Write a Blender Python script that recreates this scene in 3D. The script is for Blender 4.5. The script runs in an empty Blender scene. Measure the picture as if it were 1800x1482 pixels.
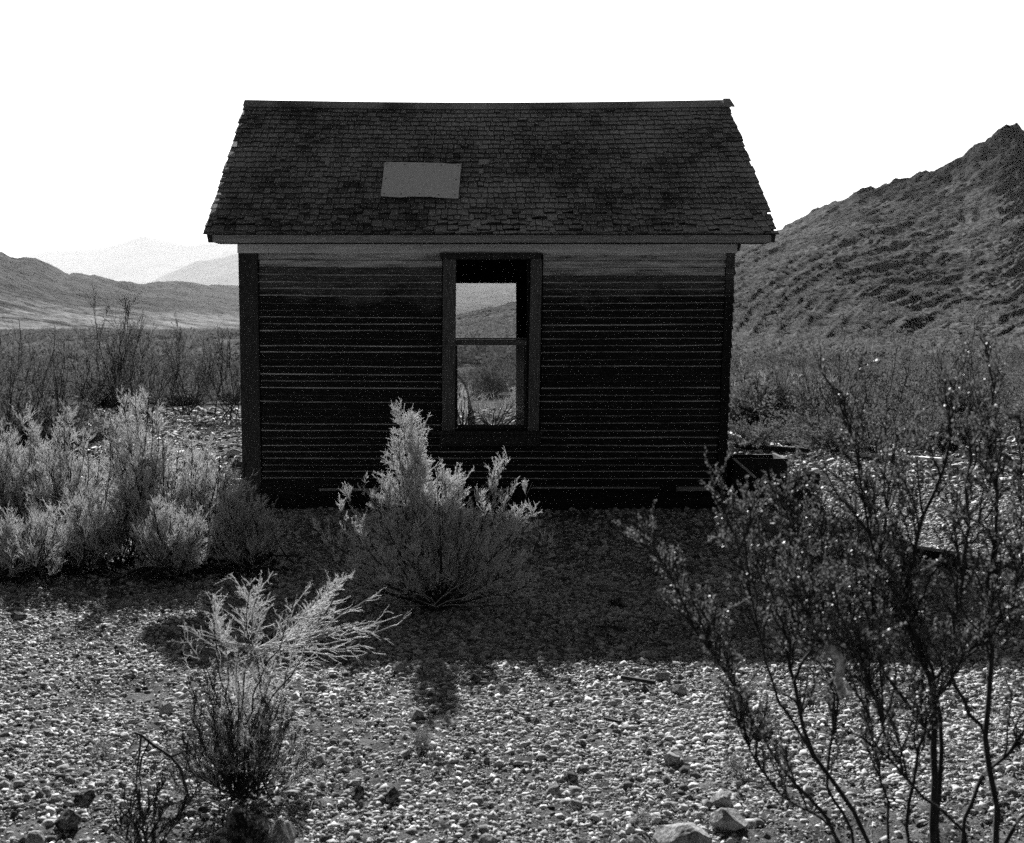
import bpy, math, random
import numpy as np
from mathutils import Vector

SC = bpy.context.scene
COL = SC.collection
R = math.radians

# ------------------------------------------------------------------ camera
FPX, CX, CY, HOR = 2100.0, 900.0, 741.0, 572.0      # in pixels of the 1800 px wide photograph
H = 1.8
PITCH = math.atan((CY - HOR) / FPX)
cd = bpy.data.cameras.new('camera'); cam = bpy.data.objects.new('camera', cd); COL.objects.link(cam)
cam.location = (0, 0, H); cam.rotation_euler = (math.pi / 2 - PITCH, 0, 0)
cd.sensor_width = 36.0; cd.lens = 36.0 * FPX / 1800.0
cd.clip_start = 0.05; cd.clip_end = 60000
cd.dof.use_dof = True; cd.dof.focus_distance = 11.0; cd.dof.aperture_fstop = 6.3
SC.camera = cam
SC.render.resolution_x = 1024; SC.render.resolution_y = 843

# ------------------------------------------------------------------ sky and sun
SUN_EL = R(30.3); SUN_AZ = R(-9.0)                   # azimuth from +Y towards +X
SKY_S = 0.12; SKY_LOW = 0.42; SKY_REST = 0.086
w = bpy.data.worlds.new('World'); SC.world = w; w.use_nodes = True
nt = w.node_tree; nt.nodes.clear()
def N(t, k, **kw):
    n = t.nodes.new(k)
    for a, b in kw.items(): setattr(n, a, b)
    return n
def math_node(t, op, a, b=None, c=None, clamp=False):
    n = t.nodes.new('ShaderNodeMath'); n.operation = op; n.use_clamp = clamp
    for i, v in enumerate((a, b, c)):
        if v is None: continue
        if isinstance(v, (int, float)): n.inputs[i].default_value = v
        else: t.links.new(v, n.inputs[i])
    return n.outputs[0]
def maprange(t, v, a, b, c, d, smooth=True):
    n = t.nodes.new('ShaderNodeMapRange'); n.interpolation_type = 'SMOOTHSTEP' if smooth else 'LINEAR'
    t.links.new(v, n.inputs[0])
    for i, x in enumerate((a, b, c, d)): n.inputs[i + 1].default_value = x
    return n.outputs[0]
sky = N(nt, 'ShaderNodeTexSky', sky_type='NISHITA')
sky.sun_disc = False; sky.sun_elevation = SUN_EL; sky.sun_rotation = SUN_AZ
sky.air_density = 1.0; sky.dust_density = 2.0; sky.altitude = 600
bw = N(nt, 'ShaderNodeRGBToBW'); nt.links.new(sky.outputs[0], bw.inputs[0])
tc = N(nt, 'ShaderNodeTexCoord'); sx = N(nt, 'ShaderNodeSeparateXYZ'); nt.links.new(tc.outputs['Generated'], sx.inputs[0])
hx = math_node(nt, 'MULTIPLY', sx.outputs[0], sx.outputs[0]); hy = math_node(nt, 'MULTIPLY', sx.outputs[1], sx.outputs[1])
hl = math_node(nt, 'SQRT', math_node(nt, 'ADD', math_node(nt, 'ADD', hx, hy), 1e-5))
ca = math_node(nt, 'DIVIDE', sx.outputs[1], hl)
f1 = maprange(nt, ca, 0.45, 0.86, 0, 1)              # hand-shaped sky gain: bright low on the sun's side, dimmed elsewhere to deepen shade
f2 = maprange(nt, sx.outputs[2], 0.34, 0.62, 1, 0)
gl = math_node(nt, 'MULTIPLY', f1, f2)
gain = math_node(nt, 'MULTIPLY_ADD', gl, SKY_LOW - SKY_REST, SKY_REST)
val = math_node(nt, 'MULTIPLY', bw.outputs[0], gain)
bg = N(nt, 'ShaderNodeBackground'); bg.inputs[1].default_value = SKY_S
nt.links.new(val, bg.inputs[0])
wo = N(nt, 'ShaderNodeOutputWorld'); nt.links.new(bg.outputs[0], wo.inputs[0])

sd = bpy.data.lights.new('sun', 'SUN'); sd.energy = 5.0; sd.angle = R(0.5); sd.color = (1, 1, 1)
sun = bpy.data.objects.new('sun', sd); COL.objects.link(sun)
sdir = Vector((math.sin(SUN_AZ) * math.cos(SUN_EL), math.cos(SUN_AZ) * math.cos(SUN_EL), math.sin(SUN_EL)))
sun.rotation_euler = sdir.to_track_quat('Z', 'Y').to_euler()
sun.location = (-3, 20, 15)
vs = SC.view_settings
SC.display_settings.display_device = 'sRGB'
vs.view_transform = 'Standard'; vs.look = 'None'; vs.exposure = 1.7; vs.gamma = 1.0
SC.cycles.max_bounces = 6; SC.cycles.diffuse_bounces = 3; SC.cycles.transparent_max_bounces = 12
SC.cycles.volume_bounces = 0; SC.cycles.sample_clamp_indirect = 0.15
SC.cycles.use_denoising = False; SC.cycles.sample_clamp_direct = 0.8
HAZE = 0.000035

# ------------------------------------------------------------------ pixel <-> world
cp, sp = math.cos(PITCH), math.sin(PITCH)
def ray(px, py):
    a = (np.asarray(px, float) - CX) / FPX; b = (CY - np.asarray(py, float)) / FPX
    return a, cp + b * sp, -sp + b * cp
def at(px, py, Y):
    x, y, z = ray(px, py); t = Y / y
    return np.stack(np.broadcast_arrays(x * t, y * t, H + z * t), -1)
def on_ground(px, py):
    x, y, z = ray(px, py); t = -H / z
    return np.stack([x * t, y * t, 0 * t], -1)
def V3(p): return Vector((float(p[0]), float(p[1]), float(p[2])))

# ------------------------------------------------------------------ noise
def _h(ix, iy, s):
    n = (ix.astype(np.int64) * 374761393 + iy.astype(np.int64) * 668265263 + s * 1442695041) & 0xffffffff
    n = ((n ^ (n >> 13)) * 1274126177) & 0xffffffff
    return ((n ^ (n >> 16)) & 0xffffff) / float(0xffffff)
def vn(x, y, s=0):
    x = np.asarray(x, float); y = np.asarray(y, float)
    ix = np.floor(x); iy = np.floor(y); fx = x - ix; fy = y - iy
    fx = fx * fx * (3 - 2 * fx); fy = fy * fy * (3 - 2 * fy)
    ix = ix.astype(np.int64); iy = iy.astype(np.int64)
    a = _h(ix, iy, s); b = _h(ix + 1, iy, s); c = _h(ix, iy + 1, s); d = _h(ix + 1, iy + 1, s)
    return (a + (b - a) * fx) * (1 - fy) + (c + (d - c) * fx) * fy
def fbm(x, y, s=0, o=4):
    r = 0; a = .5
    for k in range(o):
        r = r + a * (vn(x * 2 ** k + 17.3 * k, y * 2 ** k - 9.1 * k, s + k) - .5); a *= .5
    return r

# ------------------------------------------------------------------ tags and meshes
def tag(o, label=None, cat=None, group=None, kind=None):
    if label: o['label'] = label
    if cat: o['category'] = cat
    if group: o['group'] = group
    if kind: o['kind'] = kind
    return o
def empty(name, loc, label=None, cat=None, group=None):
    o = bpy.data.objects.new(name, None); COL.objects.link(o); o.location = loc
    return tag(o, label, cat, group)
def np_mesh(name, verts, faces, mat, parent=None, smooth=False, matidx=None):
    """faces: list of int arrays, each (n,3) or (n,4)"""
    me = bpy.data.meshes.new(name)
    verts = np.asarray(verts, np.float32)
    if parent is not None: verts = verts - np.array(parent.matrix_world.translation if False else parent_loc(parent), np.float32)
    if not isinstance(faces, list): faces = [faces]
    faces = [np.asarray(f, np.int32) for f in faces if len(f)]
    me.vertices.add(len(verts)); me.vertices.foreach_set('co', verts.ravel())
    loops = np.concatenate([f.ravel() for f in faces]); tot = np.concatenate([np.full(len(f), f.shape[1], np.int32) for f in faces])
    st = np.concatenate([[0], np.cumsum(tot)[:-1]]).astype(np.int32)
    me.loops.add(len(loops)); me.loops.foreach_set('vertex_index', loops)
    me.polygons.add(len(tot)); me.polygons.foreach_set('loop_start', st); me.polygons.foreach_set('loop_total', tot)
    if smooth: me.polygons.foreach_set('use_smooth', np.ones(len(tot), bool))
    for m in (mat if isinstance(mat, (list, tuple)) else [mat]): me.materials.append(m)
    if matidx is not None: me.polygons.foreach_set('material_index', np.asarray(matidx, np.int32))
    me.update(calc_edges=True); me.validate()
    o = bpy.data.objects.new(name, me); COL.objects.link(o)
    if parent is not None: o.parent = parent
    return o
def parent_loc(p):
    v = Vector((0, 0, 0))
    while p is not None: v = v + p.location; p = p.parent
    return v

class MB:
    """boxes and prisms collected into one mesh"""
    def __init__(s): s.v = []; s.f = []; s.m = []
    def poly8(s, P, m=0, mf=None):
        """P: 8 corners, 0-3 bottom loop, 4-7 top loop"""
        b = len(s.v); s.v += [tuple(map(float, p)) for p in P]
        for k, q in enumerate(((3, 2, 1, 0), (4, 5, 6, 7), (0, 1, 5, 4), (1, 2, 6, 5), (2, 3, 7, 6), (3, 0, 4, 7))):
            s.f.append(tuple(b + i for i in q)); s.m.append(mf[k] if mf else m)
    def box(s, x0, x1, y0, y1, z0, z1, m=0, mf=None):
        s.poly8([(x0, y0, z0), (x1, y0, z0), (x1, y1, z0), (x0, y1, z0), (x0, y0, z1), (x1, y0, z1), (x1, y1, z1), (x0, y1, z1)], m, mf)
    def beam(s, a, b, w, h, roll=0, m=0, taper=1.0):
        a = Vector(a); b = Vector(b); d = (b - a).normalized(); u = Vector((0, 0, 1))
        if abs(d.z) > .95: u = Vector((0, 1, 0))
        sx_ = d.cross(u).normalized(); u = sx_.cross(d).normalized()
        c, s_ = math.cos(roll), math.sin(roll); sx2 = sx_ * c + u * s_; u2 = u * c - sx_ * s_
        P = []
        for q, t in ((a, 1), (b, taper)):
            P += [q - sx2 * w * t / 2 - u2 * h * t / 2, q + sx2 * w * t / 2 - u2 * h * t / 2, q + sx2 * w * t / 2 + u2 * h * t / 2, q - sx2 * w * t / 2 + u2 * h * t / 2]
        s.poly8(P, m)
    def build(s, name, mat, parent=None, bevel=0):
        me = bpy.data.meshes.new(name); off = parent_loc(parent) if parent is not None else Vector((0, 0, 0))
        me.from_pydata([(x - off.x, y - off.y, z - off.z) for x, y, z in s.v], [], s.f)
        for m in (mat if isinstance(mat, (list, tuple)) else [mat]): me.materials.append(m)
        for p, i in zip(me.polygons, s.m): p.material_index = i
        me.update()
        o = bpy.data.objects.new(name, me); COL.objects.link(o)
        if parent is not None: o.parent = parent
        if bevel:
            b = o.modifiers.new('bevel', 'BEVEL'); b.width = bevel; b.segments = 1; b.limit_method = 'ANGLE'
        return o

# ------------------------------------------------------------------ materials (all greys: the photograph is black and white)
def material(name, lo, hi, scale=8, stretch=(1, 1, 1), bump=0.0, bscale=None, rough=.9, spec=.2, island=0.0, trans=0.0, detail=6, ramp=(.3, .7),
             specks=None, grain=0.0):
    m = bpy.data.materials.new(name); m.use_nodes = True; t = m.node_tree; t.nodes.clear()
    out = N(t, 'ShaderNodeOutputMaterial'); p = N(t, 'ShaderNodeBsdfPrincipled')
    p.inputs['Roughness'].default_value = rough; p.inputs['Specular IOR Level'].default_value = spec
    tcn = N(t, 'ShaderNodeTexCoord'); mp = N(t, 'ShaderNodeMapping'); mp.inputs['Scale'].default_value = stretch
    t.links.new(tcn.outputs['Object'], mp.inputs[0])
    nz = N(t, 'ShaderNodeTexNoise'); nz.inputs['Scale'].default_value = scale; nz.inputs['Detail'].default_value = detail
    nz.inputs['Roughness'].default_value = .65
    t.links.new(mp.outputs[0], nz.inputs['Vector'])
    fac = maprange(t, nz.outputs[0], ramp[0], ramp[1], 0, 1, False)
    if grain:
        g = N(t, 'ShaderNodeTexNoise'); g.inputs['Scale'].default_value = grain; g.inputs['Detail'].default_value = 2
        t.links.new(tcn.outputs['Object'], g.inputs['Vector'])
        fac = math_node(t, 'ADD', fac, math_node(t, 'MULTIPLY', math_node(t, 'SUBTRACT', g.outputs[0], .5), 1.6), clamp=True)
    if island:
        g = N(t, 'ShaderNodeNewGeometry')
        fac = math_node(t, 'ADD', math_node(t, 'MULTIPLY', fac, 1 - island), math_node(t, 'MULTIPLY', g.outputs['Random Per Island'], island), clamp=True)
    v = math_node(t, 'MULTIPLY_ADD', fac, hi - lo, lo)
    if specks:
        sc_, th, colv = specks
        vo = N(t, 'ShaderNodeTexVoronoi'); vo.inputs['Scale'].default_value = sc_
        t.links.new(tcn.outputs['Object'], vo.inputs['Vector'])
        k = maprange(t, vo.outputs['Distance'], th * .6, th, 1, 0)
        v = math_node(t, 'ADD', math_node(t, 'MULTIPLY', v, math_node(t, 'SUBTRACT', 1.0, k)), math_node(t, 'MULTIPLY', k, colv))
    cmb = N(t, 'ShaderNodeCombineColor')
    for i in range(3): t.links.new(v, cmb.inputs[i])
    t.links.new(cmb.outputs[0], p.inputs['Base Color'])
    if bump:
        b = N(t, 'ShaderNodeBump'); b.inputs['Strength'].default_value = 1.0; b.inputs['Distance'].default_value = bump
        if bscale:
            n2 = N(t, 'ShaderNodeTexNoise'); n2.inputs['Scale'].default_value = bscale; n2.inputs['Detail'].default_value = 6
            n2.inputs['Roughness'].default_value = .7
            t.links.new(mp.outputs[0], n2.inputs['Vector']); t.links.new(n2.outputs[0], b.inputs['Height'])
        else: t.links.new(nz.outputs[0], b.inputs['Height'])
        t.links.new(b.outputs[0], p.inputs['Normal'])
    if trans:
        tr = N(t, 'ShaderNodeBsdfTranslucent'); mx = N(t, 'ShaderNodeMixShader'); mx.inputs[0].default_value = trans
        t.links.new(cmb.outputs[0], tr.inputs[0]); t.links.new(p.outputs[0], mx.inputs[1]); t.links.new(tr.outputs[0], mx.inputs[2])
        t.links.new(mx.outputs[0], out.inputs[0])
    else: t.links.new(p.outputs[0], out.inputs[0])
    return m

M = {}
M['ground'] = material('ground', .02, .17, 6, bump=.02, bscale=85, grain=120, spec=0.0)
M['stone'] = material('stone', .008, .60, 30, island=.85, bump=.004, bscale=190, spec=0.0)
M['rock'] = material('rock', .10, .38, 9, bump=.02, bscale=22, grain=90, spec=0.0)
M['darkrock'] = material('dark_rock', .02, .26, 11, bump=.02, bscale=24, grain=90, ramp=(.42, .7), spec=0.0)
M['siding'] = material('siding_wood', .004, .030, 5, stretch=(1.2, 1, 22), bump=.002, bscale=30, grain=160, ramp=(.35, .75))
M['sidinglap'] = material('siding_edge', .004, .95, 3.5, stretch=(.55, 1, 34), bump=.001, grain=70, ramp=(.35, .62))
M['sidingpale'] = material('siding_pale', .03, .85, 3, stretch=(.8, 1, 12), bump=.002, bscale=30, grain=160)
M['frieze'] = material('pale_board', .45, .95, 4, stretch=(.7, 1, 9), bump=.002, bscale=30, grain=160)
M['trim'] = material('trim_wood', .008, .07, 8, stretch=(20, 1, 1), bump=.002, bscale=30, grain=160)
M['trimpale'] = material('casing_wood', .025, .18, 8, stretch=(20, 1, .8), bump=.002, bscale=30, grain=160)
M['inner'] = material('inner_wood', .005, .025, 6, bump=.002)
M['shingle'] = material('shingle', .02, .58, .75, bump=.005, bscale=80, island=.30, grain=110, ramp=(.40, .64))
M['shinglebutt'] = material('shingle_butt', .02, .08, 12, bump=.004, island=.5)
M['patch'] = material('patch_sheet', .85, .96, 14, bump=.003, bscale=70, grain=160)
M['lumber'] = material('lumber', .45, .85, 9, stretch=(1, 1, 1), bump=.004, grain=60)
M['darklumber'] = material('dark_lumber', .008, .03, 9, bump=.004, grain=60)
M['needle'] = material('needle', .84, .95, 3, trans=.55, rough=.8, spec=0.0)
M['needlegrey'] = material('needle_grey', .82, .95, 3, trans=.6, rough=.8, spec=0.0)
M['palestick'] = material('pale_stick', .3, .6, 25, rough=.8)
M['stem'] = material('stem', .012, .05, 25, rough=.85)
M['darktwig'] = material('dark_twig', .012, .05, 12, rough=.85)
M['leaf'] = material('leaf', .012, .24, 60, trans=.30, rough=.45, spec=.35, island=.6)
M['scrub'] = material('scrub', .06, .22, 2, trans=.25, island=.3, spec=0.0)
M['straw'] = material('straw', .2, .42, 20, trans=.2, island=.5)

# ------------------------------------------------------------------ haze
hz = MB(); hz.box(-16000, 16000, -60, 17500, -8, 1500)
def haze_material():
    m = bpy.data.materials.new('haze'); m.use_nodes = True; t = m.node_tree; t.nodes.clear()
    o = N(t, 'ShaderNodeOutputMaterial'); p = N(t, 'ShaderNodeVolumePrincipled')
    p.inputs['Color'].default_value = (.95, .95, .95, 1); p.inputs['Density'].default_value = HAZE; p.inputs['Anisotropy'].default_value = .3
    t.links.new(p.outputs[0], o.inputs['Volume'])
    return m
tag(hz.build('haze', haze_material()), 'thin pale haze over the desert valley', 'haze', kind='stuff')

# ------------------------------------------------------------------ ground
def graded(segs):
    out = []
    for a, b, d0, d1 in segs:
        x = a; 
        while x < b:
            out.append(x); f_ = (x - a) / (b - a); x += d0 * (d1 / d0) ** f_
    out.append(segs[-1][1]); return np.array(out)
def gh(x, y):
    """ground height"""
    near = np.clip((60 - y) / 40, 0, 1)
    z = .05 * fbm(x * .5, y * .5, 3, 2) * 2 + .035 * fbm(x * 2.2, y * 2.2, 5, 2)
    far = np.clip((y - 20) / 100, 0, 1)
    return z * (.35 + .65 * near) + far * 1.2 * fbm(x * .015, y * .03, 9, 3) - .03
xs = graded([(0, 3.6, .02, .02), (3.6, 12, .03, .12), (12, 80, .14, 2), (80, 15500, 3, 900)])
xs = np.concatenate([-xs[:0:-1], xs])
ys = graded([(-40, 2.5, 6, .3), (2.5, 3.4, .1, .03), (3.4, 13, .017, .03), (13, 30, .05, .25), (30, 600, .3, 9), (600, 17000, 12, 900)])
gx, gy = np.meshgrid(xs, ys)
gz = gh(gx, gy)
fine = np.clip((16 - gy) / 3, 0, 1) * np.clip((gy - 2.6) / .6, 0, 1) * np.clip((9 - abs(gx)) / 3, 0, 1)
gz = gz + fine * (.034 * fbm(gx * 11, gy * 11, 21, 3) + .026 * fbm(gx * 40, gy * 40, 31, 2))
nx, ny = len(xs), len(ys)
idx = np.arange(nx * ny).reshape(ny, nx)
q = np.stack([idx[:-1, :-1], idx[:-1, 1:], idx[1:, 1:], idx[1:, :-1]], -1).reshape(-1, 4)
print('ground verts', nx * ny)
tag(np_mesh('ground', np.stack([gx, gy, gz], -1).reshape(-1, 3), q, M['ground'], smooth=True), 'gravelly desert ground reaching across the valley', 'ground', kind='structure')

# ------------------------------------------------------------------ stones
def ico(sub=0):
    import bmesh
    bm = bmesh.new(); bmesh.ops.create_icosphere(bm, subdivisions=sub + 1, radius=1)
    v = np.array([x.co[:] for x in bm.verts]); f = np.array([[a.index for a in p.verts] for p in bm.faces]); bm.free()
    return v, f
def stone_field(rng, pos, size, flat=.74, sub=0, jag=.6):
    v0, f0 = ico(sub); n = len(pos); k = len(v0)
    T = []
    for i in range(14):
        r = rng.uniform(1 - jag, 1 + jag * .6, (k, 1)); T.append(v0 * r * rng.uniform([.7, .7, .7], [1.3, 1.3, 1.1]))
    T = np.array(T)[rng.integers(0, 14, n)]
    a = rng.uniform(0, 2 * math.pi, n); c, s = np.cos(a)[:, None], np.sin(a)[:, None]
    tilt = rng.normal(0, .33, n)[:, None]
    x, y, z = T[..., 0], T[..., 1], T[..., 2] * flat * rng.uniform(.6, 1.35, (n, 1))
    x, z = x * np.cos(tilt) + z * np.sin(tilt), -x * np.sin(tilt) + z * np.cos(tilt)
    x, y = x * c - y * s, x * s + y * c
    S = size[:, None]
    P = np.stack([x * S + pos[:, :1], y * S + pos[:, 1:2], z * S + pos[:, 2:3]], -1).reshape(-1, 3)
    F = (f0[None] + (np.arange(n) * k)[:, None, None]).reshape(-1, 3)
    return P, F
rng = np.random.default_rng(5)
PP, FF, off = [], [], 0
for (y0, y1, dens, mu, sg, top) in ((3.5, 5.6, 9000, .0049, .62, .024), (5.6, 8.2, 5600, .0062, .55, .026), (8.2, 13.5, 2000, .0095, .5, .036), (13.5, 26, 130, .025, .5, .08)):
    n = int(dens * (y1 - y0) * ((y0 + y1) / 2 * .9 + .6))
    y = rng.uniform(y0, y1, n * 2); x = rng.uniform(-1, 1, n * 2) * (y1 * .45 + .3)
    k = abs(x) < y * .45 + .3; x, y = x[k], y[k]
    k = ~((y > 11.75) & (y < 15.6) & (x > -2.7) & (x < 2.2)); x, y = x[k], y[k]
    cl = vn(x * 1.7, y * 1.7, 77); k = rng.uniform(size=len(x)) < .12 + 1.5 * cl; x, y = x[k], y[k]
    s = np.clip(mu * np.exp(rng.normal(0, sg, len(x))), .004, top)
    z = gh(x, y) + s * .18
    P, F = stone_field(rng, np.stack([x, y, z], -1), s)
    PP.append(P); FF.append(F + off); off += len(P)
tag(np_mesh('gravel', np.concatenate(PP), np.concatenate(FF), M['stone']), 'loose angular gravel strewn over the desert ground', 'gravel', kind='stuff')

def rock(name, px, py, wpx, hpx, label, cat='rock', mat='rock', seed=1, group=None, Y=None, depth=1.0):
    """a rock whose base is at the pixel (px, py), wpx wide, hpx high"""
    r_ = np.random.default_rng(seed); b = on_ground(px, py) if Y is None else at(px, py, Y)
    sc_ = b[1] / FPX; v, f = ico(3)
    lump = np.array([1.05 + .10 * math.sin(3.1 * p[0] + seed) + .08 * math.sin(4.3 * p[1] + 2 * seed) for p in v])
    cuts = r_.normal(size=(16, 3)); cuts /= np.linalg.norm(cuts, axis=1)[:, None]
    v = v * lump[:, None]
    for c in cuts:
        d = v @ c; lim = r_.uniform(.55, .85); v = v - np.maximum(d - lim, 0)[:, None] * c
    q_ = seed * 7.3; v = v * (1 + .20 * fbm(v[:, 0] * 2.2 + v[:, 2] * 1.3 + q_, v[:, 1] * 2.2 - v[:, 2] * 1.7, 5, 5) + .10 * np.abs(fbm(v[:, 0] * 6 + v[:, 2] * 4 + q_, v[:, 1] * 6 - v[:, 2] * 5, 8, 3)))[:, None]
    v = v / np.abs(v).max(0)
    W, D, Hh = wpx * sc_ * .56, wpx * sc_ * .56 * depth, hpx * sc_ * .74
    e = np.array([W, D, Hh]) * v + np.array([b[0], b[1], Hh * .62])
    o = np_mesh(name, e - b * [1, 1, 0], f, M[mat]); o.location = (b[0], b[1], float(gh(b[0], b[1])))
    s = o.modifiers.new('sub', 'SUBSURF'); s.levels = s.render_levels = 1; s.subdivision_type = 'SIMPLE'
    return tag(o, label, cat, group)
rock('rock', 1203, 1500, 100, 76, 'pale rounded boulder at the bottom edge of the photo, nearest the camera', seed=3, depth=.8)
rock('rock', 1277, 1440, 66, 34, 'flat pale rock just behind and right of the pale boulder', seed=8)
rock('rock', 437, 1478, 74, 72, 'dark mottled rock at the foot of the nearest left shrub', mat='darkrock', seed=11)
rock('rock', 498, 1486, 62, 56, 'rock with a pale top right of the dark mottled rock', mat='rock', seed=13)
rng2 = random.Random(4)
stones = [(1068, 1035, 34, 18), (1090, 1060, 40, 15), (700, 1172, 22, 15), (1165, 1182, 26, 15), (1190, 1205, 30, 17), (1270, 1400, 40, 26), (885, 1205, 18, 12), (290, 1245, 26, 18), (212, 1138, 18, 10), (120, 1440, 44, 30), (1003, 1360, 24, 16),
          (690, 1390, 26, 22), (630, 1385, 26, 20), (975, 1382, 28, 16), (840, 1400, 26, 14), (835, 1190, 20, 14), (1145, 1145, 22, 12), (30, 1082, 30, 12), (205, 1040, 30, 14), (150, 1395, 32, 20),
          (735, 1250, 24, 16), (1180, 1330, 30, 18), (60, 1470, 36, 24), (1120, 1475, 34, 22), (560, 1330, 26, 14), (860, 1470, 36, 16)]
places = ['in the house shadow right of the middle shrub', 'dark flat, just below another stone in the house shadow', 'at the shadow edge right of the near left shrub', 'pale, on the edge of the house shadow', 'pale, in sun just below the shadow edge',
          'lying above the flat pale rock at the bottom right', 'small, on the shadow edge below the middle shrub', 'left of the near left shrub', 'small dark, on the sunlit gravel left of the shadow corner', 'dark, at the bottom left of the photo', 'dark, in the open gravel at bottom centre',
          'dark upright, low on the gravel right of the near left shrub', 'dark upright, leftmost of three by the near left shrub', 'pale flat, on the open gravel at bottom centre', 'pale oval, at bottom centre', 'dark, poking out at the pointed shadow edge', 'inside the shadow edge near the creosote bush',
          'dark flat, at the left edge of the photo', 'dark, upper left on the sunlit gravel', 'dark, above the bottom left corner stone', 'round, on the gravel below the shadow point', 'grey, beside the creosote stems', 'grey, in the bottom left corner', 'grey, left of the pale boulder', 'pale, just right of the near left shrub', 'pale flat, at the bottom edge in the middle']
for i, ((a, b, c, d), pl) in enumerate(zip(stones, places)):
    rock('stone', a, b, c, d, 'fist-sized stone ' + pl, 'stone', mat='darkrock' if 'dark' in pl else 'rock', seed=30 + i, group='larger stones lying on the gravel')

# ------------------------------------------------------------------ hills
HV = {}
def hillside(name, prof, px0, px1, nu, nt_, Yf, Yr, shape, noise, mat, label, back=.35, zf=-1.0):
    us = np.linspace(px0, px1, nu); ts = np.linspace(0, 1 + back, nt_)
    U, T = np.meshgrid(us, ts); P = np.interp(U, [p[0] for p in prof], [p[1] for p in prof])
    uu = np.linspace(px0 - 200, px1 + 200, 1200); pp = np.interp(uu, [p[0] for p in prof], [p[1] for p in prof]); kr = np.hanning(max(3, int(160 / (uu[1] - uu[0])))); kr /= kr.sum()
    ps = np.convolve(np.pad(pp, len(kr) // 2, mode='edge'), kr, 'valid')[:len(uu)]; w_ = np.clip((T - .7) / .28, 0, 1); w_ = w_ * w_ * (3 - 2 * w_); P = np.interp(U, uu, ps) * (1 - w_) + P * w_
    Yf_ = Yf(U) if callable(Yf) else Yf; Yr_ = Yr(U) if callable(Yr) else Yr
    Y = Yf_ + (Yr_ - Yf_) * T
    zr = at(U, P, Yr_ + 0 * U)[..., 2] - H
    zr = zr + H
    Z = zf + (zr - zf) * shape(np.minimum(T, 1), U) - np.maximum(T - 1, 0) * zr * 1.5
    X = (U - CX) / FPX * Y / cp
    dz = noise(U, T, X, Y, zr)
    Z = Z + dz
    n1, n2 = U.shape; idx = np.arange(n1 * n2).reshape(n1, n2)
    q = np.stack([idx[:-1, :-1], idx[:-1, 1:], idx[1:, 1:], idx[1:, :-1]], -1).reshape(-1, 4)
    HV[label] = (np.stack([X, Y, Z], -1), T, U)
    return tag(np_mesh(name, np.stack([X, Y, Z], -1).reshape(-1, 3), q, mat, smooth=False), label, 'hill', kind='structure')

M['hill'] = material('hill_slope', .022, .145, .05, bump=.9, bscale=.5, grain=1.3, specks=(.42, .36, .006), ramp=(.3, .75), spec=0.0)
M['hillfar'] = material('hill_far', .006, .085, .015, bump=6, bscale=.04, grain=.12, specks=(.08, .24, .015), spec=0.0)
M['range'] = material('range', .09, .16, .002, bump=30, bscale=.004, spec=0.0)
def env(T): return np.clip(T / .12, 0, 1)
def n_right(U, T, X, Y, zr):
    env = lambda T: np.clip(T / .4, 0, 1) ** .8
    py = HOR - (HOR - np.interp(U, [p[0] for p in prof_r], [p[1] for p in prof_r])) * T
    across = (U * .45 + py * .89) / 12; along = (U * .89 - py * .45) / 150
    g = np.abs(fbm(across, along, 41, 4)) * 2
    k = env(T) * np.clip(zr / 26, .03, 1.1)
    up = np.clip((U - 1590 + 60 * fbm(U / 40, T * 9, 57, 2)) / 170, 0, 1) * np.clip((T - .74 + .2 * fbm(U / 50, T * 4, 58, 3)) / .14, 0, 1)        # rocky outcrop under the peak
    crag = (fbm(X / 9, Y / 14, 51, 4) * 9 + np.abs(fbm(X / 3.5, Y / 6, 53, 3)) * 5) * up
    return k * (g * -2.8 + fbm(X / 30, Y / 50, 43, 3) * 2.4) + env(T) * (fbm(X / 3.0, Y / 5, 45, 3) * 1.0 + fbm(X / 1.1, Y / 1.6, 47, 2) * 1.0) + crag * .9 + env(T) * np.clip((U - 1380) / 200, 0, 1) * 1.3 * fbm(U / 150 + T * 2, T * 26, 55, 3) + (T > .9) * fbm(X / 5, Y * 0, 49, 4) * 3.0 * np.clip(zr / 25, 0, 1)
prof_r = [(650, 569), (800, 553), (907, 531), (1100, 478), (1290, 428), (1362, 403), (1400, 385), (1440, 366), (1480, 349), (1500, 337), (1545, 326), (1575, 314), (1620, 300), (1660, 288), (1685, 272), (1697, 256), (1720, 243), (1745, 222), (1770, 215), (1790, 222), (1810, 232), (1900, 250), (2050, 300), (2300, 380)]
hillside('hill', prof_r, 650, 2300, 820, 520, lambda U: np.interp(U, [650, 900, 1300, 2300], [210, 140, 72, 66]), 400, lambda t, U: (lambda q: (1 - .55 * (1 - q) - .78 * q) * t ** 1 * 0 + ((.45 + .33 * (1 - q) - .23 * q) * t + (1 - (.45 + .33 * (1 - q) - .23 * q)) * t ** (2.0 + q)))(1 / (1 + np.exp(-(U - 1530) / 75))), n_right, M['hill'], 'dark rocky desert hill rising to a craggy peak at the right', zf=-1.5)
prof_l = [(-700, 470), (-300, 432), (0, 440), (14, 441), (28, 450), (40, 452), (52, 451), (72, 453), (95, 462), (120, 478), (130, 482), (135, 479), (150, 480), (165, 484), (172, 482), (185, 486), (197, 489), (210, 492), (250, 497), (300, 494), (345, 495), (370, 499), (420, 501), (600, 503), (760, 494), (900, 493), (1300, 500), (1700, 510)]
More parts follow.
